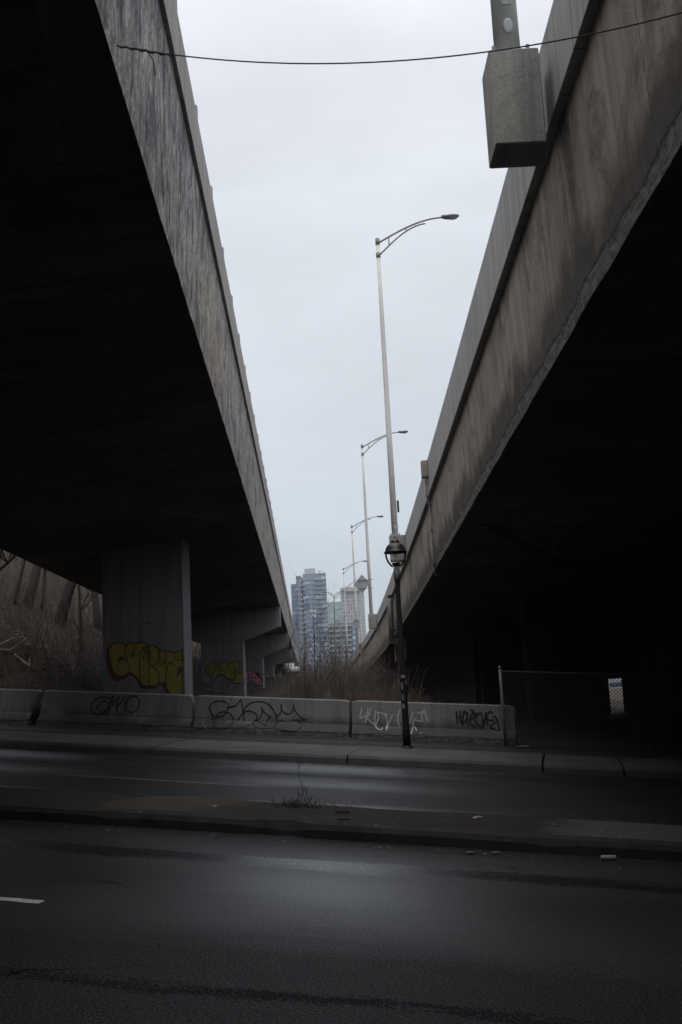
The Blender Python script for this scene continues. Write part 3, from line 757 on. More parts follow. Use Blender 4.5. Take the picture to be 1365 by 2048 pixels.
strokes('graffiti',bars[2],bvh_of(bars[2]),[zc(Bz,l) for l in(
 [(155,190),(180,250),(200,340),(212,405)],[(155,190),(200,140),(270,120),(330,130),(370,165),(365,210),(320,270),(250,295),(200,275),(178,245)],
 [(230,350),(235,290),(270,250),(330,240),(390,265),(420,320),(410,370),(370,400),(300,415),(220,410)],[(345,192),(420,182),(470,150),(505,110),(520,190),(535,280),(545,350)],
 [(370,398),(430,415),(520,408),(600,385),(650,345),(680,310),(665,260),(610,232),(550,240),(500,285),(470,340)],
 [(535,260),(545,205),(600,150),(680,128),(760,135),(830,180),(880,260),(900,340),(880,390),(820,420),(740,425),(670,410),(635,375),(660,342)],
 [(730,180),(745,225),(790,270),(835,295)],[(835,295),(790,330),(770,400)],[(770,400),(740,365),(668,340)],[(668,340),(715,300),(738,240),(732,180)],
 [(885,297),(930,262),(948,195),(940,152)],[(940,155),(950,210),(980,250),(1030,262),(1070,230),(1080,180),(1075,150)],[(1085,200),(1110,250),(1160,300),(1225,330)],[(1225,330),(1140,328),(1050,330)],
 [(975,338),(930,338),(900,355),(880,392),(900,430),(980,450),(1080,450),(1150,420),(1165,380),(1130,342)])],.03,MAT['spray_black'])
strokes('graffiti',bars[2],bvh_of(bars[2]),[zc(Bz,[(150,195),(110,240),(85,310),(100,390),(150,432)])],.02,MAT['galv_dark'])
Cz=(690,1390,1030,1510)
b3=bvh_of(bars[3])
strokes('graffiti',bars[3],b3,[zc(Cz,l) for l in(
 [(140,100),(130,140),(120,190)],[(190,100),(178,160),(163,225)],[(120,185),(160,172),(195,140)],[(215,102),(195,160),(172,182)],[(172,182),(210,215),(240,242)],[(250,117),(240,200),(246,246)],
 [(258,135),(272,180),(250,255),(292,280),(302,262)],[(258,137),(310,150),(345,158)],[(320,155),(340,200),(333,285)],[(333,285),(360,210),(390,150)],
 [(448,117),(428,160),(430,220),(447,260)],[(548,135),(532,190),(522,230)],[(550,195),(590,207),(625,215)],[(625,215),(618,155),(648,120)],[(578,145),(610,140),(650,118)],[(640,125),(652,170),(670,212)],[(550,200),(545,270),(530,315)],[(560,250),(570,268),(576,286)],[(606,303),(612,306),(614,309)])],.026,MAT['spray_white'])
strokes('graffiti',bars[3],b3,[zc(Cz,l) for l in(
 [(897,130),(900,180),(907,236)],[(897,190),(920,180),(937,165)],[(930,126),(928,190),(942,242)],[(942,242),(950,180),(960,126)],[(960,126),(985,170),(965,215),(942,242)],[(985,138),(982,200),(992,250)],
 [(1010,122),(1032,132),(1005,190),(1015,236),(1055,262)],[(1042,135),(1035,180),(1008,200)],[(1062,140),(1050,220),(1110,270)],[(1110,270),(1108,200),(1090,142),(1062,180)],[(1110,268),(1125,200),(1132,136)],[(1132,136),(1140,200),(1152,250)],
 [(1190,150),(1165,136),(1142,170),(1160,205),(1200,200)],[(1190,165),(1222,200),(1240,292)],[(1240,292),(1205,278),(1170,255),(1215,212)])],.042,MAT['spray_black'])

D1=(200,1270,400,1400); p1=piers[0]; bp=bvh_of(p1)
fill('graffiti_shadow',p1,bp,zc(D1,[(130,150),(100,200),(86,290),(92,410),(130,530),(190,622),(270,622),(360,592),(405,545),(450,560),(510,622),(540,700),(600,742),(680,732),(740,736),(800,692),(850,682),(880,760),(920,812),(980,832),(1000,760),(900,560),(500,480),(400,300),(250,150)]),MAT['spray_red'],.003)
Y=[(130,190),(180,122),(260,105),(330,120),(357,150),(380,115),(430,100),(480,118),(560,100),(630,115),(665,145),(740,150),(800,190),(815,215),(860,215),(900,232),(960,215),(1010,240),(1100,220),(1150,185),(1178,190),(1180,400),(1178,760),(1130,815),(1040,832),(960,800),(910,720),(900,660),(830,655),(800,670),(740,702),(690,690),(640,700),(590,690),(550,630),(500,580),(440,525),(390,522),(330,560),(250,560),(180,490),(145,380),(125,280)]
fill('graffiti',p1,bp,zc(D1,[(min(a,1132),b) for a,b in Y]),MAT['spray_yellow'],.006)
fill('graffiti_detail',p1,bp,zc(D1,[(585,190),(640,150),(690,210),(685,330),(655,300),(640,230),(612,260)]),MAT['spray_grey'],.009)
fill('graffiti_detail',p1,bp,zc(D1,[(262,390),(258,330),(300,298),(332,328),(290,350)]),MAT['spray_red'],.009)
fill('graffiti_detail',p1,bp,zc(D1,[(1060,560),(1078,500),(1072,440),(1105,430),(1115,480),(1090,520)]),MAT['spray_red'],.009)
strokes('graffiti_outline',p1,bp,[zc(D1,[(min(a,1132),b) for a,b in Y])],.03,MAT['spray_brown'],.010,True)
strokes('graffiti_outline',p1,bp,[zc(D1,l) for l in(
 [(357,150),(350,250),(370,350),(405,420),(405,490),(392,520)],[(262,400),(258,330),(300,298),(335,330),(370,350)],[(470,130),(475,200),(430,298)],[(430,298),(480,270),(560,232),(605,165),(650,148)],
 [(562,235),(546,330),(546,480),(552,640)],[(600,350),(605,270),(640,220),(665,300),(680,370)],[(690,205),(690,320),(662,395)],[(585,190),(640,150),(690,205)],[(805,205),(812,300),(785,380),(720,425),(780,480),(810,570),(800,670)],[(662,420),(675,560),(670,692)],
 [(720,425),(690,405),(662,395)],[(815,215),(805,340),(855,425)],[(900,232),(903,310),(898,400)],[(850,325),(890,400),(912,470)],[(960,350),(918,440),(905,560),(897,660)],[(1010,240),(1018,320),(980,380),(945,400)],[(980,388),(1040,422),(1065,500),(1050,560)],[(1050,565),(1105,510),(1115,460),(1090,432)],[(1030,360),(1100,332),(1160,345)])],.022,MAT['spray_brown'],.010)
strokes('graffiti_scribble',p1,bp,[zc(D1,[(500,800),(560,775),(600,790)])],.02,MAT['spray_teal'],.004)
strokes('graffiti_scribble',p1,bp,[zc(D1,[(560,-150),(600,-175),(640,-150),(650,-190),(700,-160),(740,-165)])],.02,MAT['spray_teal'],.004)

E1=(400,1290,600,1400); p2=piers[1]; bp=bvh_of(p2)
Y2=[(85,310),(105,275),(130,262),(150,262),(190,238),(230,245),(252,268),(280,245),(330,225),(380,235),(405,255),(440,230),(490,218),(535,232),(546,280),(522,330),(500,380),(488,440),(475,466),(400,465),(350,430),(310,402),(250,407),(215,460),(165,515),(165,425),(110,400),(85,360)]
fill('graffiti_shadow',p2,bp,zc(E1,[(a-10,b+(18 if b>330 else 2)) for a,b in Y2]),MAT['spray_green'],.003)
fill('graffiti_shadow',p2,bp,zc(E1,[(462,340),(588,332),(588,532),(456,534)]),MAT['spray_green'],.004,True)
fill('graffiti',p2,bp,zc(E1,Y2),MAT['spray_yellow_b'],.012)
fill('graffiti',p2,bp,zc(E1,[(472,344),(588,340),(588,515),(470,515)]),MAT['spray_yellow_b'],.009,True)
strokes('graffiti_outline',p2,bp,[zc(E1,Y2)],.045,MAT['spray_green'],.016,True)
strokes('graffiti_outline',p2,bp,[zc(E1,l) for l in([(155,300),(122,330),(132,388),(165,398),(170,345)],[(205,270),(195,330),(190,400)],[(200,300),(235,285),(240,330),(200,345)],[(245,400),(262,330),(278,262)],[(278,262),(310,330),(365,412)],[(268,362),(300,360),(325,365)],[(402,258),(370,318),(430,332),(442,400),(395,450)],[(440,235),(468,300),(480,465)],[(502,240),(490,330),(475,400)],[(520,395),(535,372),(550,358),(545,405)],[(560,360),(562,405)],[(560,360),(590,358)],[(560,380),(580,378)])],.035,MAT['spray_green'],.013)
p3=piers[2]; bp=bvh_of(p3)
Y3=[(640,375),(700,370),(740,385),(790,375),(850,390),(880,440),(880,490),(845,530),(800,542),(740,522),(690,515),(640,510)]
fill('graffiti_shadow',p3,bp,zc(E1,[(a+(6 if a>640 else -2),b+(14 if b>450 else -6)) for a,b in Y3]),MAT['spray_maroon'],.004)
fill('graffiti',p3,bp,zc(E1,[(a,b) for a,b in Y3]),MAT['spray_pink'],.012)
strokes('graffiti_outline',p3,bp,[zc(E1,l) for l in([(695,395),(665,412),(662,440),(700,445)],[(700,445),(665,465),(672,500),(705,500)],[(720,385),(722,440),(758,455),(768,385)],[(758,455),(752,520)],[(850,405),(800,402),(795,445),(850,450),(862,490),(800,510)])],.06,MAT['spray_maroon'],.018)
p4=piers[3]; bp=bvh_of(p4)
fill('graffiti',p4,bp,zc(E1,[(905,420),(960,440),(1030,460),(1030,570),(960,585),(905,560)]),MAT['spray_white'],.006)
strokes('graffiti_outline',p4,bp,[zc(E1,l) for l in([(930,440),(925,520),(945,560)],[(960,430),(975,480),(940,560)],[(985,440),(1010,470),(990,520)],[(1010,440),(1025,500)])],.14,MAT['spray_black'],.014)
p5=piers[4]; bp=bvh_of(p5)
fill('graffiti',p5,bp,zc(E1,[(1045,470),(1085,490),(1098,540),(1095,580),(1050,575)]),MAT['spray_white'],.006)
strokes('graffiti_outline',p5,bp,[zc(E1,l) for l in([(1050,480),(1070,530),(1085,490)],[(1060,560),(1090,550)])],.12,MAT['spray_black'],.014)

# ------------------------------------------------------------------ pedestrian lamp post
base=on_street(815,1497,.15)
scale_z=at_y(788,1075,base.y).z-base.z
lp=thing('street_lamp','black pedestrian street lamp with a dome hood and open basket, stickers on its post','street lamp',base)
Hh=scale_z
def LP(z): return base+Vector((0,0,z))
ppm=FPX/base.y # px per metre approx
def zpx(y): return at_y(800,y,base.y).z-base.z
zc_=zpx(1150); zb_=zpx(1133); zrim=zpx(1104); zdome=zpx(1086); ztip=zpx(1074)
mp=plain('matt_black_paint',(.006,.008,.0075),.75,0,.3,8); mp.node_tree.nodes['Principled BSDF'].inputs['Specular IOR Level'].default_value=.15
bm=bmesh.new(); tube(bm,[LP(0),LP(.35),LP(.36),LP(zc_)],[.078,.076,.066,.048],14); mesh_obj('post',bm,mp,lp,True)
bm=bmesh.new(); lathe(bm,[(.11,0),(.11,.03),(.09,.05)],LP(0),14); mesh_obj('base_collar',bm,MAT['black_paint'],lp)
bm=bmesh.new(); tube(bm,[LP(zc_-.1),LP(zc_),LP(zb_)],[.062,.064,.055],12); mesh_obj('sleeve',bm,MAT['galv_dark'],lp,True)
Rr=.232
bm=bmesh.new()
lathe(bm,[(Rr*1.0,zrim-.015),(Rr*1.03,zrim),(Rr*.90,zrim+.025),(Rr*.86,zrim+.06),(Rr*.79,zrim+.10),(Rr*.68,zrim+.14),(Rr*.53,zrim+.17),(Rr*.38,zrim+.187)],LP(0),28); mesh_obj('hood',bm,MAT['black_paint'],lp,True)
bm=bmesh.new(); lathe(bm,[(Rr*.40,zrim+.18),(Rr*.40,zrim+.205),(Rr*.34,zrim+.235),(Rr*.2,zrim+.262),(.012,zrim+.275),(.014,zrim+.30),(.003,max(ztip,zrim+.33))],LP(0),16); mesh_obj('finial',bm,MAT['black_paint'],lp,True)
for k in range(2):
    a=k*math.pi+R_(2)
    dv=Vector((math.cos(a),math.sin(a),0)); bm=bmesh.new()
    prof2=[(.84,0),(.82,.3),(.70,.62),(.50,.86),(.28,1.0)]
    tube(bm,[LP(zrim-(zrim-zb_)*t)+dv*Rr*r for r,t in prof2],.019,6); mesh_obj('basket_arm',bm,MAT['black_paint'],lp,True)
bm=bmesh.new(); lathe(bm,[(.09,zb_+.06),(.095,zb_+.075),(.055,zb_+.01),(.03,zb_-.02)][::-1],LP(0),16); mesh_obj('lamp_tray',bm,MAT['black_paint'],lp,True)
bm=bmesh.new(); tube(bm,[LP(zrim),LP(zrim-.05),LP(zrim-.10)],[.012,.01,.004],6); mesh_obj('bulb_pin',bm,MAT['black_paint'],lp)
for (px,py,w,h) in((806,1353,9,6),(812,1364,4,5),(804,1372,3,14),(806,1394,3,12),(807,1412,5,9),(803,1213,5,4)):
    p=at_y(px,py,base.y); z=p.z-base.z; r=.0745-.017*z/zc_; bm=bmesh.new(); n=6
    w_=w/ppm; h_=h/ppm; dx=max(-.9,min(.9,(p.x-base.x)/r)); a0=math.asin(dx)
    vs=[[bm.verts.new(base+Vector((r*1.03*math.sin(a0+(i/n-.5)*w_/r),-r*1.03*math.cos(a0+(i/n-.5)*w_/r),z+s*h_/2))) for i in range(n+1)] for s in(-1,1)]
    for i in range(n): bm.faces.new((vs[0][i],vs[0][i+1],vs[1][i+1],vs[1][i]))
    mesh_obj('sticker',bm,MAT['sticker'],lp)

# ------------------------------------------------------------------ chain link fence
VF=20.95
fb=on_v(1012,1490,VF); ft=on_v(1008.5,1344,VF); u0=uv_of(fb)[0]; hF=ft.z-fb.z+.1
cf=thing('chain_link_fence','dark chain link fence with a steel end post beside the last barrier','fence',street(u0,VF,.15))
h0=.15
for i,u in enumerate((u0,u0+2.9,u0+5.8,u0+8.7)):
    bm=bmesh.new(); tube(bm,[street(u,VF,h0-.05),street(u,VF,h0+hF)],.036 if i==0 else .026,10); lathe(bm,[(.042,0),(.042,.03),(.01,.06)],street(u,VF,h0+hF),10); mesh_obj('post',bm,MAT['galv_dark' if i==0 else 'dark_steel'],cf,True)
bm=bmesh.new(); tube(bm,[street(u0,VF,h0+hF-.06),street(u0+8.7,VF,h0+hF-.06)],.021,8); mesh_obj('top_rail',bm,MAT['dark_steel'],cf,True)
bm=bmesh.new(); c=.075; hm=hF-.08; w=8.7
for fam in(1,-1):
    t=-hm
    while t<w:
        a=max(0,t); b=min(w,t+hm)
        if b>a:
            za,zb2=(a-t,b-t) if fam==1 else (hm-(a-t),hm-(b-t))
            tube(bm,[street(u0+a,VF-.02*fam*.3,h0+za),street(u0+b,VF-.02*fam*.3,h0+zb2)],.006,3,False)
        t+=c
mesh_obj('wire_mesh',bm,MAT['dark_steel'],cf)

# ------------------------------------------------------------------ cable across the top
def onLeft(px,py):
    d=ray(px,py); s=-1.14/(d.x-AL*d.y); return CAM+d*s
a=onLeft(235,92); b=hitR(1364,26); b=b+(b-hitR(1300,45))*.12
# end on the right fascia plane
mid=.5*(a+b); pts=[]
tm=CAM+ray(660,129)*((mid.y)/ray(660,129).y); 
sag=mid.z-tm.z
for i in range(41):
    t=i/40; p=a.lerp(b,t); p.z-=sag*4*t*(1-t); pts.append(p)
cb_=thing('slung_cable','thin dark cable sagging between the two overpasses across the sky','cable',a)
bm=bmesh.new(); tube(bm,pts,.0048,6); mesh_obj('cable',bm,MAT['rope'],cb_)
bm=bmesh.new(); d=(pts[1]-pts[0]).normalized()
tube(bm,[pts[0]+d*k*.018+Vector((0,.006*math.sin(k*1.3),.006*math.cos(k*1.3))) for k in range(26)],.007,5)
tube(bm,[pts[1],pts[1]+Vector((.12,0,-.02)),pts[1]+Vector((.17,.0,-.10)),pts[1]+Vector((.18,.01,-.22))],.005,5); mesh_obj('knot',bm,MAT['rope'],cb_)

# ------------------------------------------------------------------ vegetation
rnd=random.Random(11)
def grow(bm,p,d,L,r,depth,tw,wob=.25,seg=5):
    pts=[p]; rad=[r]; q=p.copy(); dd=d.copy()
    for i in range(seg):
        dd=(dd+Vector((rnd.uniform(-wob,wob),rnd.uniform(-wob,wob),rnd.uniform(-wob*.4,wob*.7)))*.35).normalized()
        q=q+dd*(L/seg); pts.append(q.copy()); rad.append(r*(1-.75*(i+1)/seg))
    tube(bm,pts,rad,7 if r>.05 else (4 if r>.015 else 3),r>.03)
    if depth>0:
        for k in range(tw):
            i=rnd.randint(1,seg-1) if r<.09 else rnd.randint(2,seg); b=pts[i]
            nd=(dd*.55+Vector((rnd.uniform(-1,1),rnd.uniform(-1,1),rnd.uniform(-.1,.9)))).normalized()
            yield (b,nd,L*rnd.uniform(.3,.6),max(.004,rad[i]*.55),depth-1)
def tree(name,label,cat,base,h,r,lean,depth,tw,group,mt='bark',mtw='twig',wob=.25):
    t=thing(name,label,cat,base,group); bm=bmesh.new(); todo=list(grow(bm,Vector(base)-Vector((0,0,.2)),Vector(lean).normalized(),h,r,depth,tw,wob,7))
    mesh_obj('trunk',bm,MAT[mt],t,True)
    bm=bmesh.new(); n=0
    while todo and n<900:
        b=todo.pop(0); n+=1; todo+=list(grow(bm,b[0],b[1],b[2],b[3],b[4],max(2,tw-1),wob*1.5,4))
    mesh_obj('crown',bm,MAT[mtw],t)
def ground_hit(px,py,Y):
    # march the ray to the terrain, at least Y away
    d=ray(px,py); d=d/d.y; y=Y
    while y<140:
        p=CAM+d*y
        if p.z<=terr(p.x,p.y): return Vector((p.x,p.y,terr(p.x,p.y)))
        y+=.1
    return None
# hillside trees behind the left overpass
HT=[((-40,1240),9,.30,(.30,0,1),'thick leaning tree at the very left edge of the hillside'),((52,1215),10,.34,(.20,.05,1),'broad dark trunk leaning right, left of the hillside'),
    ((28,1210),8,.14,(.32,0,1),'slim trunk leaning right beside the broad dark trunk'),((83,1220),8,.13,(.03,.1,1),'thin upright trunk between the two broad trunks'),((118,1248),11,.38,(.26,0,1),'broadest dark trunk in the middle of the hillside, leaning right'),
    ((165,1305),8,.12,(-.06,0,1),'slender forked trunk low on the slope near the pier'),((198,1260),9,.26,(-.02,.1,1),'trunk standing close against the left edge of the yellow painted pier')]
for i,((px,py),h,r,ln,lab) in enumerate(HT):
    g=ground_hit(px,py,26) or Vector((at_y(px,py,48).x,48,terr(at_y(px,py,48).x,48)))
    k=(g.y/30)
    tree('bare_tree',lab,'tree',g,h*.62*min(1.3,k),r*.50*k,ln,3,6,'bare trees on the hillside')
# brush over the hillside: thin stems, nobody could count them
bm=bmesh.new(); bl=bmesh.new()
def stem(bm,p,h,lean,r=.006,n=3,wob=.25):
    pts=[p]; q=p.copy(); d=Vector((lean[0],lean[1],1)).normalized()
    for i in range(n):
        d=(d+Vector((rnd.uniform(-wob,wob),rnd.uniform(-wob,wob),rnd.uniform(-.1,.1)))).normalized(); q=q+d*h/n; pts.append(q.copy())
    tube(bm,pts,[r*(1-.7*i/n) for i in range(n+1)],3,False)
    return pts
for i in range(5200):
    y=23.5+abs(rnd.gauss(0,1))*22; x=-5.6-rnd.random()*(4+y*.42)
    if y>95: continue
    z=terr(x,y); far=y/30
    stem(bm,Vector((x,y,z)),rnd.uniform(.5,2.0)*(1+.35*(far-1)),(rnd.uniform(-.7,.7),rnd.uniform(-.4,.4)),.007*far,4,.4)
tag(mesh_obj('hillside_brush',bm,MAT['twig']),'tangled bare brush covering the hillside left of the pier','brush',kind='stuff')
for i in range(9000):
    y=23+rnd.random()**1.8*40; x=-3.2-rnd.random()*(5+y*.42)
    z=terr(x,y)+rnd.uniform(.01,.06); s=rnd.uniform(.03,.09)
    m=Matrix.Translation((x,y,z))@Matrix.Rotation(rnd.uniform(0,6.3),4,'Z')@Matrix.Rotation(rnd.uniform(-.7,.7),4,'X')
    vs=[bl.verts.new(m@Vector(q)) for q in((-s,0,0),(0,-s*.6,.01),(s,0,0),(0,s*.6,.02))]; bl.faces.new(vs)
tag(mesh_obj('fallen_leaves',bl,MAT['leaf']),'dead leaves scattered over the hillside','leaves',kind='stuff')
# bleached fallen branches
FB=[([(0,1300),(25,1288),(48,1284),(60,1295),(50,1302)],'pale fallen branch with a hooked end, upper one on the slope'),([(0,1315),(20,1308),(35,1300),(52,1286)],'pale fallen branch below the hooked one, at the left edge'),([(30,1322),(45,1335),(60,1343),(72,1350)],'short pale broken branch lying lower on the slope'),([(410,1381),(432,1388),(460,1391),(480,1396)],'pale fallen branch at the foot of the second pier')]
for pl,lab in FB:
    P=[]
    for a_,b_ in pl:
        g=ground_hit(a_,b_,23.5)
        if g is None: g=at_y(a_,b_,27)
        P.append(g+Vector((0,0,.10+.05*rnd.random())))
    bm=bmesh.new(); tube(bm,P,[.026*(1-.6*i/len(P)) for i in range(len(P))],6)
    for q in P[1:]: tube(bm,[q,q+Vector((rnd.uniform(-.4,.4),rnd.uniform(-.2,.2),rnd.uniform(.05,.4)))],[.012,.004],4)
    tag(mesh_obj('fallen_branch',bm,MAT['deadwood']),lab,'branch','fallen branches on the slope')

# shrubs in the gap between the overpasses
SH=[(-2.7,27,.55,'low reddish shrub by the foot of the third pier'),(-1.5,27,1.3,'reddish shrub at the left of the thicket, in front of the pale far road'),(-.9,26.5,1.7,'dense brown shrub behind the looping black tag'),(.1,27.5,1.75,'dense reddish shrub in the middle of the thicket'),(.9,26.3,1.35,'bushy reddish shrub above the barrier joint'),(1.7,27.5,.95,'spreading shrub at the right of the thicket under the overpass edge'),
    (-3.0,36,.5,'far brown shrub behind the pink painted pier'),(-1.6,38,2.2,'taller far shrub left of the middle saplings'),(.2,40,2.3,'far tall shrub in front of the balcony tower'),(1.6,37,2.0,'far shrub below the lamp pedestals'),(-2.3,52,1.6,'distant shrub beside the far piers'),(-.6,55,2.6,'distant shrub at the end of the gap'),(1.2,54,2.2,'distant shrub below the curving parapet'),(-1.7,70,2.6,'farthest shrub in the gap, left'),(0.2,75,2.2,'farthest shrub in the gap, right')]
for i,(x,y,h,lab) in enumerate(SH):
    t=thing('bare_shrub',lab,'shrub',(x,y,terr(x,y)),'bare shrubs between the overpasses'); bm=bmesh.new(); f=y/28
    for k in range(110):
        a=rnd.uniform(0,6.28); rr=abs(rnd.gauss(0,.38)); p=Vector((x+rr*math.cos(a),y+rr*math.sin(a)*1.4,terr(x,y)-.03))
        P=stem(bm,p,h*rnd.uniform(.45,1.15),(rnd.gauss(0,.28),rnd.gauss(0,.25)),.0065*f,4,.16)
        for q in P[2:]:
            if rnd.random()<.6: stem(bm,q,h*rnd.uniform(.12,.3),(rnd.gauss(0,.8),rnd.gauss(0,.8)),.0035*f,2,.2)
    mesh_obj('stems',bm,[MAT['twig_red'],MAT['twig_brown']][i%3==2],t)
SP=[(590,1405,27,3.1,0.021,(-.02,0,1),'slim sapling at the left of the thicket, before the blue tower'),(608,1405,33,3.69,0.021,(.03,0,1),'thin sapling in front of the blue tower, left of the leaning ones'),(618,1405,27.5,4.19,0.023,(.22,0,1),'sapling leaning far to the right across the blue tower'),(636,1405,28.5,3.51,0.021,(.12,0,1),'sapling with a slight right lean beside the leaning one'),
    (655,1408,29,3.19,0.019,(.18,0,1),'short sapling leaning right in front of the balcony tower'),(672,1408,36,3.85,0.021,(.02,0,1),'upright sapling in front of the balcony tower'),(682,1408,27.2,3.01,0.019,(.06,0,1),'short upright sapling near the barrier joint'),(574,1402,44,3.4,0.028,(.0,0,1),'far sapling against the end of the left overpass'),(600,1402,48,3.4,0.028,(.05,0,1),'far tall sapling behind the left of the thicket'),(645,1402,50,4.19,0.028,(-.05,0,1),'far sapling behind the middle of the thicket')]
for px,py,Y,h,r,ln,lab in SP:
    p=at_y(px,py,Y); p.z=terr(p.x,p.y); tree('bare_sapling',lab,'sapling',p,h*.85,r,ln,2,8,'bare saplings between the overpasses','twig','twig',.22)

# weed on the median, grass at barrier feet
p=on_street(607,1608,.16); t=thing('dry_weed','dry weed stalks growing from the crack in the median','weed',p); bm=bmesh.new()
for (a_,b_) in(((600,1524),(597,1545)),((606,1570),(603,1600)),((612,1578),(618,1606)),((596,1580),(598,1604)),((625,1598),(612,1612)),((590,1600),(600,1615))):
    P=[Vector(p)+Vector((rnd.uniform(-.06,.06),rnd.uniform(-.05,.05),-.02)),at_y(*b_,p.y),at_y(*a_,p.y)]
    tube(bm,P,[.005,.0032,.0015],4)
    for q in range(5):
        w_=P[1].lerp(P[2],rnd.random()); stem(bm,w_,.08,(rnd.uniform(-1,1),rnd.uniform(-1,1)),.004,2)
mesh_obj('stalks',bm,MAT['bark'],t)
bm=bmesh.new()
for k in range(420):
    a_=rnd.uniform(0,6.28); rr=abs(rnd.gauss(0,.22)); stem(bm,p+Vector((rr*math.cos(a_)*1.3-.12,rr*math.sin(a_)*.9-.15,-.03)),rnd.uniform(.03,.14),(rnd.uniform(-1.2,1.2),rnd.uniform(-1.2,1.2)),.004,2)
mesh_obj('tuft',bm,MAT['bark'],t)['kind']='stuff'
bm=bmesh.new()
for k in range(700):
    u=rnd.uniform(-6.5,4.2); c_=pnoise(Vector((u*1.3,2,0)))
    if c_<.02: continue
    stem(bm,street(u,VB-.03-rnd.random()*.10,.14),rnd.uniform(.03,.13),(rnd.uniform(-.8,.8),rnd.uniform(-.9,.2)),.004,2)
tag(mesh_obj('verge_grass',bm,MAT['twig_brown']),'sparse dry grass along the feet of the barriers','grass',kind='stuff')
# litter
bm=bmesh.new()
for k in range(420):
    v=rnd.choice([rnd.gauss(10.3,.16),rnd.uniform(10.8,11.9),rnd.gauss(19.9,.5),rnd.uniform(20,21.3)]); u=rnd.uniform(-8,6); h=.006 if v<10.55 else(.168 if v<12.2 else .16); s=rnd.uniform(.008,.028)
    c_=street(u,v,h); vs=[bm.verts.new(c_+Vector((s*math.cos(t_+.4*k),s*.7*math.sin(t_+.4*k),.004+.006*rnd.random()))) for t_ in(0,1.5,3.1,4.6)]; bm.faces.new(vs)
tag(mesh_obj('gritty_litter',bm,MAT['deadwood']),'small pale scraps and pebbles along the kerbs','litter',kind='stuff')
p=on_street(1218,1721,0)
bm=bmesh.new(); m=Matrix.Translation(p+Vector((0,0,.027)))@Matrix.Rotation(-TH+.05,4,'Z')@Matrix.Rotation(math.pi/2,4,'Y')
pr=[(.015,-.075),(.023,-.067),(.024,-.05),(.024,.05),(.023,.067),(.016,.075)]
bm2=bmesh.new(); lathe(bm2,pr,(0,0,0),14); bmesh.ops.transform(bm2,matrix=m,verts=bm2.verts)
can=tag(mesh_obj('crushed_can',bm2,plain('can_pale',(.22,.22,.215),.6,.0),smooth=True),'pale drink can lying in the gutter below the median kerb','can'); bm.free()
LV=[((955,1637),.07,'pale scrap of paper on the median'),((940,1708),.06,'brown leaf in the gutter, left one of two'),((992,1708),.06,'brown leaf in the gutter, right one of two'),((1047,1494),.16,'pale plastic scrap below the wire fence'),((431,1615),.03,'tiny white scrap on the left part of the median')]
for (a_,b_),s,lab in LV:
    p=on_street(a_,b_,0 if b_>1690 else .17); bm=bmesh.new(); n=9; c_=bm.verts.new(p+Vector((0,0,.03)))
    ring=[bm.verts.new(p+Vector((s*math.cos(k*6.283/n)*rnd.uniform(.7,1.2),s*.6*math.sin(k*6.283/n)*rnd.uniform(.7,1.2),rnd.uniform(.006,.025)))) for k in range(n)]
    for k in range(n): bm.faces.new((c_,ring[k],ring[(k+1)%n]))
    leafy='leaf' in lab
    tag(mesh_obj('dead_leaf' if leafy else 'paper_scrap',bm,MAT['leaf' if leafy else 'deadwood']),lab,'leaf' if leafy else 'litter')
for (a_,b_),(c2,d2),lab in(((672,1623),(699,1623),'dark stick on the median right of the weed, upper one'),((676,1638),(698,1638),'shorter dark stick on the median, nearer the kerb')):
    bm=bmesh.new(); tube(bm,[on_street(a_,b_,.185),on_street(c2,d2,.185)],.013,6); tag(mesh_obj('stick',bm,MAT['bark']),lab,'stick')

# ------------------------------------------------------------------ far towers
def banded(name,span,win_a,win_b,bright,rh=3.3,cw=2.2,frac=.52,lf=.8):
    """glass tower: spandrel band and window band per floor, window cells vary, thin mullions"""
    m,nt,b=newmat(name); k=N(nt); uv=k.coord('UV'); sep=k.n('ShaderNodeSeparateXYZ'); k.l(uv,sep.inputs[0])
    fy=k.math('FRACT',k.math('DIVIDE',sep.outputs[1],rh)); row=k.math('LESS_THAN',fy,frac)
    fx=k.math('FRACT',k.math('DIVIDE',sep.outputs[0],cw)); mul=k.math('LESS_THAN',fx,.12)
    sn=k.n('ShaderNodeVectorMath',operation='SNAP'); k.l(uv,sn.inputs[0]); sn.inputs[1].default_value=(cw*2,rh,1)
    wn=k.n('ShaderNodeTexWhiteNoise',noise_dimensions='2D'); k.l(sn.outputs[0],wn.inputs['Vector'])
    g=k.mix(wn.outputs['Value'],win_a,win_b); g=k.mix(k.math('GREATER_THAN',wn.outputs['Value'],lf),g,bright)  # brightest cells hold window reflections and blinds as base colour
    g=k.mix(k.math('MULTIPLY',mul,.6),g,span); c=k.mix(row,span,g)
    k.l(c,b.inputs['Base Color']); b.inputs['Roughness'].default_value=.3; return m
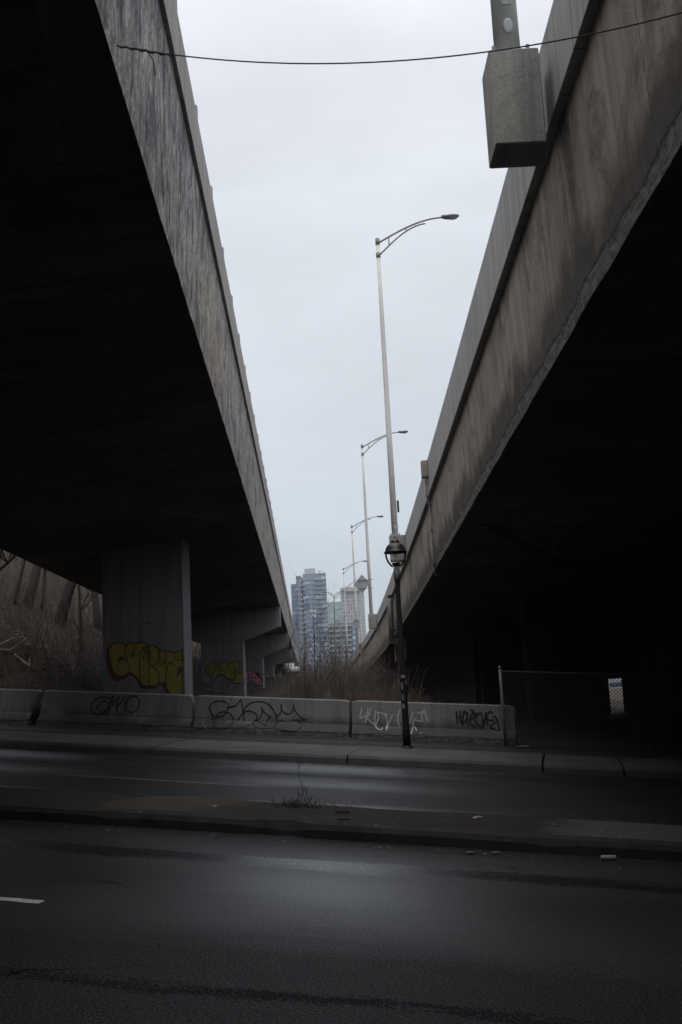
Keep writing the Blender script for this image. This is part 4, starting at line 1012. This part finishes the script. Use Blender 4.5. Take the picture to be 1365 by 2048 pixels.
def facade(name,frame,glass_a,glass_b,sx,sy,mort,off=0,rough=.25,refl_blind=(.5,.55,.6),lf=.62):
    """UV in metres; windows as brick cells"""
    m,nt,b=newmat(name); k=N(nt); uv=k.coord('UV')
    br=k.n('ShaderNodeTexBrick'); br.offset=off; br.squash=1; k.l(uv,br.inputs['Vector']); br.inputs['Scale'].default_value=1
    br.inputs['Brick Width'].default_value=sx; br.inputs['Row Height'].default_value=sy; br.inputs['Mortar Size'].default_value=mort; br.inputs['Mortar Smooth'].default_value=.1; br.inputs['Bias'].default_value=0
    br.inputs['Color1'].default_value=(0,0,0,1); br.inputs['Color2'].default_value=(1,1,1,1); br.inputs['Mortar'].default_value=(.5,.5,.5,1)
    g=k.mix(br.outputs['Color'],glass_a,glass_b)
    sn=k.n('ShaderNodeVectorMath',operation='SNAP'); k.l(uv,sn.inputs[0]); sn.inputs[1].default_value=(sx,sy,1)
    wn=k.n('ShaderNodeTexWhiteNoise',noise_dimensions='2D'); k.l(sn.outputs[0],wn.inputs['Vector'])
    big=k.noise(uv,.06,3); tot=k.math('ADD',wn.outputs['Value'],k.math('MULTIPLY',k.math('SUBTRACT',big,.5),.3))
    g=k.mix(k.math('GREATER_THAN',tot,lf),g,refl_blind)  # random pale cells: reflections and blinds put into the colour
    c=k.mix(br.outputs['Fac'],g,frame); k.l(c,b.inputs['Base Color']); b.inputs['Roughness'].default_value=rough
    return m
def bx_uv(bm,c,s,rz=0,bev=0):
    box(bm,c,s,rz,bev)
def tower(name,label,D,blocks,slabs=None,group=None):
    """blocks: (part, x0,x1, ytop px, depth m, dy, material, rz)"""
    x0,x1,yt=blocks[0][1:4]; t=thing(name,label,'building',(at_y((x0+x1)/2,1335,D).x,D,-2))
    for pn,xa,xb,yt,dep,dy,mat,rz in blocks:
        yb=1345 if pn!='penthouse' else blocks[0][3]+1
        a=at_y(xa,yt,D+dy); b=at_y(xb,yt,D+dy); z1=.5*(a.z+b.z); z0=-3 if pn!='penthouse' else z1-(blocks[0][3]-yt+14)*D/FPX
        w=b.x-a.x; w2=max(1,(w-dep*abs(math.sin(rz)))/math.cos(rz)) if rz else w
        bm=bmesh.new(); box(bm,((a.x+b.x)/2,D+dy+dep/2,(z0+z1)/2),(w2,dep,z1-z0),rz); boxuv(bm); mesh_obj(pn,bm,mat,t)
    return t
GB=banded('blue_glass',(.17,.225,.30),(.22,.285,.37),(.32,.39,.47),(.55,.62,.68))
GB2=banded('blue_glass_dark',(.15,.20,.275),(.19,.245,.33),(.25,.32,.40),(.42,.5,.57),3.3,2.0,.5,.88)
GW=facade('white_grid',(.47,.475,.49),(.17,.185,.21),(.24,.26,.29),2.3,3.4,.5,0,.6,(.34,.36,.38),.9)
GG=facade('green_glass',(.33,.41,.41),(.24,.34,.34),(.29,.39,.39),3.5,4,.12,0,.2,(.36,.45,.45),.7)
GD=banded('dark_slab',(.21,.21,.225),(.13,.145,.17),(.2,.215,.24),(.3,.3,.31),2.9,3.0,.5,.9)
WH=plain('pale_facade',(.45,.46,.48),.6); CW=plain('crown_glass',(.22,.27,.33),.35); BL=plain('balcony_white',(.42,.43,.45),.6); GR=plain('roof_grey',(.22,.24,.27),.6)
D=700
tb=tower('glass_tower','tall blue glass apartment tower on the left, with stepped side wings and a roof box',D,[('facade',600,652.5,1154,32,0,GB,.06),('crown_band',601,652,1147,30,.6,CW,.06),('side_wing',592,602,1152,30,6,GB2,0),('side_wing',582,594,1168,30,14,GB2,0),('penthouse',609,630,1137,12,8,WH,0)])
def xz(px,py,D): p=at_y(px,py,D); return p
bm=bmesh.new()
zt=at_y(626,1160,D).z
for k in range(34):
    z=zt-k*3.3
    if z<4: break
    a=at_y(598.5,1200,D).x; dx=(zt-z)*0
    box(bm,(a+2.2,D-1.2,z),(5.5,2.6,.5)); box(bm,(at_y(640,1200,D).x,D-.9,z),(7.5,1.6,.35))
o=mesh_obj('balcony_slabs',bm,WH,tb)
bm=bmesh.new()
for px in(594,598): 
    p=at_y(px,1230,D-2.2); box(bm,(p.x+2.2,D+2.5,zt/2-2),(.9,.6,zt+4))
mesh_obj('white_fin',bm,BL,tb)
bm=bmesh.new(); q=at_y(640,1143,D); tube(bm,[q-Vector((0,0,2.5)),q+Vector((0,0,.4))],.25,5); tube(bm,[q+Vector((-2,0,.2)),q+Vector((2.2,0,.5))],.2,5); tube(bm,[q+Vector((3.5,0,-2.5)),q+Vector((3.5,0,-.3))],.25,5); mesh_obj('roof_mast',bm,GR,tb)
D=900
tw=tower('office_tower','pale pinkish office tower with a fine grid of windows, behind the diamond sign',D,[('facade',680.5,729,1174.5,34,0,GW,-.12)])
bm=bmesh.new()
for j in range(0,1): 
    a=at_y(682,1180,D); b=at_y(728,1180,D); box(bm,((a.x+b.x)/2,D-1.0,a.z-.0),(b.x-a.x-4,3,3.6),-.12)
mesh_obj('crown_band',bm,plain('crown_pink',(.46,.42,.415),.7),tw)
D=1100
tower('glass_office','pale green glass tower half hidden between the blue tower and the pale tower',D,[('facade',653,685,1204,30,0,GG,0)])
D=600
td=tower('apartment_block','dark apartment block with white balconies in front of the pale tower',D,[('facade',656,711.5,1246,16,0,GD,0),('penthouse',668,679,1239,10,4,GR,0),('side_wing',704,713,1247,14,-.8,GB,0)])
for (xa,xb) in((659.5,681.5),(686,704.5)):
    zt=at_y(680,1252,D).z; k=0; n=0
    while zt-k*2.9>3:
        z=zt-k*2.9; a=at_y(xa,1290,D); b=at_y(xb,1290,D); 
        if k%1==0:
            for (fa,fb) in(((0,.42),(.56,1)) ):
                bm=bmesh.new(); box(bm,(a.x+(b.x-a.x)*(fa+fb)/2,D-.9,z),((b.x-a.x)*(fb-fa),1.6,.75)); mesh_obj('balcony',bm,BL,td)
        k+=1
# far roofs, bank and sign at the end of the left piers
bm=bmesh.new(); c=at_y(577,1345,240); box(bm,c,(6,3,7)); tag(mesh_obj('pale_building',bm,facade('far_flats',(.36,.37,.39),(.12,.13,.15),(.3,.31,.33),1.4,1.6,.3,0,.6,(.5,.51,.53),.6)),'small pale building beyond the last pier of the left overpass','building')
for o_ in [bpy.data.objects['pale_building']]:
    b_=bmesh.new(); b_.from_mesh(o_.data); boxuv(b_); b_.to_mesh(o_.data); b_.free()
bm=bmesh.new(); c=at_y(588.5,1325,150); box(bm,c,(.9,.06,1.3)); t=tag(mesh_obj('green_sign',bm,plain('sign_green',(.05,.30,.20),.5)),'small green road sign beyond the left piers','road sign')
bm=bmesh.new(); tube(bm,[c+Vector((0,.1,-.6)),c+Vector((0,.1,-4))],.06,6); mesh_obj('post',bm,MAT['galv_dark'],t)
# small white car on the far road
c=at_y(573,1349,120); t=thing('parked_car','tiny white car on the far road beyond the left piers','car',c)
bm=bmesh.new(); box(bm,c+Vector((0,0,.55)),(1.7,4.2,.6),.5,.12); box(bm,c+Vector((0,.1,1.05)),(1.45,2.2,.55),.5,.15); mesh_obj('body',bm,plain('car_white',(.7,.7,.7),.35),t,True)
bm=bmesh.new(); box(bm,c+Vector((0,.1,1.08)),(1.5,2.0,.3),.5,.05); mesh_obj('window',bm,plain('car_glass',(.03,.035,.04),.15),t)
for a_,b_ in((-.75,-1.3),(.75,-1.3),(-.75,1.3),(.75,1.3)):
    bm=bmesh.new(); ww=Matrix.Rotation(.5,4,'Z')@Vector((a_,b_,.3)); tube(bm,[c+ww-Vector((.1,0.05,0)),c+ww+Vector((.1,.05,0))],.32,12); mesh_obj('wheel',bm,MAT['black_paint'],t)

# ------------------------------------------------------------------ haze, sky, sun
HAZE=.00022
if HAZE>0:
    bm=bmesh.new(); box(bm,(0,0,160),(3200,3200,340)); hz=mesh_obj('haze',bm,[]); hz['kind']='stuff'; hz['label']='thin grey air over the whole place'; hz['category']='haze'
    m=bpy.data.materials.new('haze'); m.use_nodes=True; nt=m.node_tree; nt.nodes.clear(); o_=nt.nodes.new('ShaderNodeOutputMaterial'); v=nt.nodes.new('ShaderNodeVolumePrincipled'); v.inputs['Color'].default_value=(.82,.88,.96,1); v.inputs['Density'].default_value=HAZE; v.inputs['Anisotropy'].default_value=0; nt.links.new(v.outputs[0],o_.inputs['Volume']); hz.data.materials.append(m)
w=bpy.data.worlds.new('World'); sc.world=w; w.use_nodes=True; nt=w.node_tree; k=N(nt); bg=nt.nodes['Background']
sky=k.n('ShaderNodeTexSky',sky_type='NISHITA'); sky.sun_disc=False; SE,SA=R_(72),R_(172); sky.sun_elevation=SE; sky.sun_rotation=SA
tc=k.n('ShaderNodeTexCoord'); mp=k.n('ShaderNodeMapping'); mp.inputs['Scale'].default_value=(1,1,2.4); k.l(tc.outputs['Generated'],mp.inputs['Vector'])
cl=k.noise(mp.outputs['Vector'],1.8,5,.55,.3)
sp=k.n('ShaderNodeSeparateXYZ'); k.l(tc.outputs['Generated'],sp.inputs[0])
SK=1.0
base_=k.mix(1.0,k.ramp(sp.outputs[2],[(.0,(.30,.335,.372)),(.18,(.345,.376,.402)),(.55,(.465,.478,.512)),(.75,(.65,.66,.69)),(.95,(.98,.985,1.0))]),(2.0,2.0,2.0),'MULTIPLY')
cm=k.mix(1.0,base_,k.ramp(cl,[(.32,.86),(.5,.99),(.68,1.11)]),'MULTIPLY')
sc10=k.mix(1.0,cm,(10*SK,)*3,'MULTIPLY')
k.l(k.mix(.94,sky.outputs[0],sc10),bg.inputs['Color']); bg.inputs['Strength'].default_value=.1
sun=bpy.data.lights.new('sun','SUN'); sun.energy=1.1; sun.angle=R_(50); sun.color=(1,.97,.93); so=bpy.data.objects.new('sun',sun); COL.objects.link(so)
dv=Vector((math.sin(SA)*math.cos(SE),math.cos(SA)*math.cos(SE),math.sin(SE))); so.rotation_euler=dv.to_track_quat('Z','Y').to_euler()
vs_=sc.view_settings; sc.display_settings.display_device='sRGB'; vs_.view_transform='Standard'; vs_.look='None'; vs_.exposure=0; vs_.gamma=1; vs_.use_curve_mapping=False
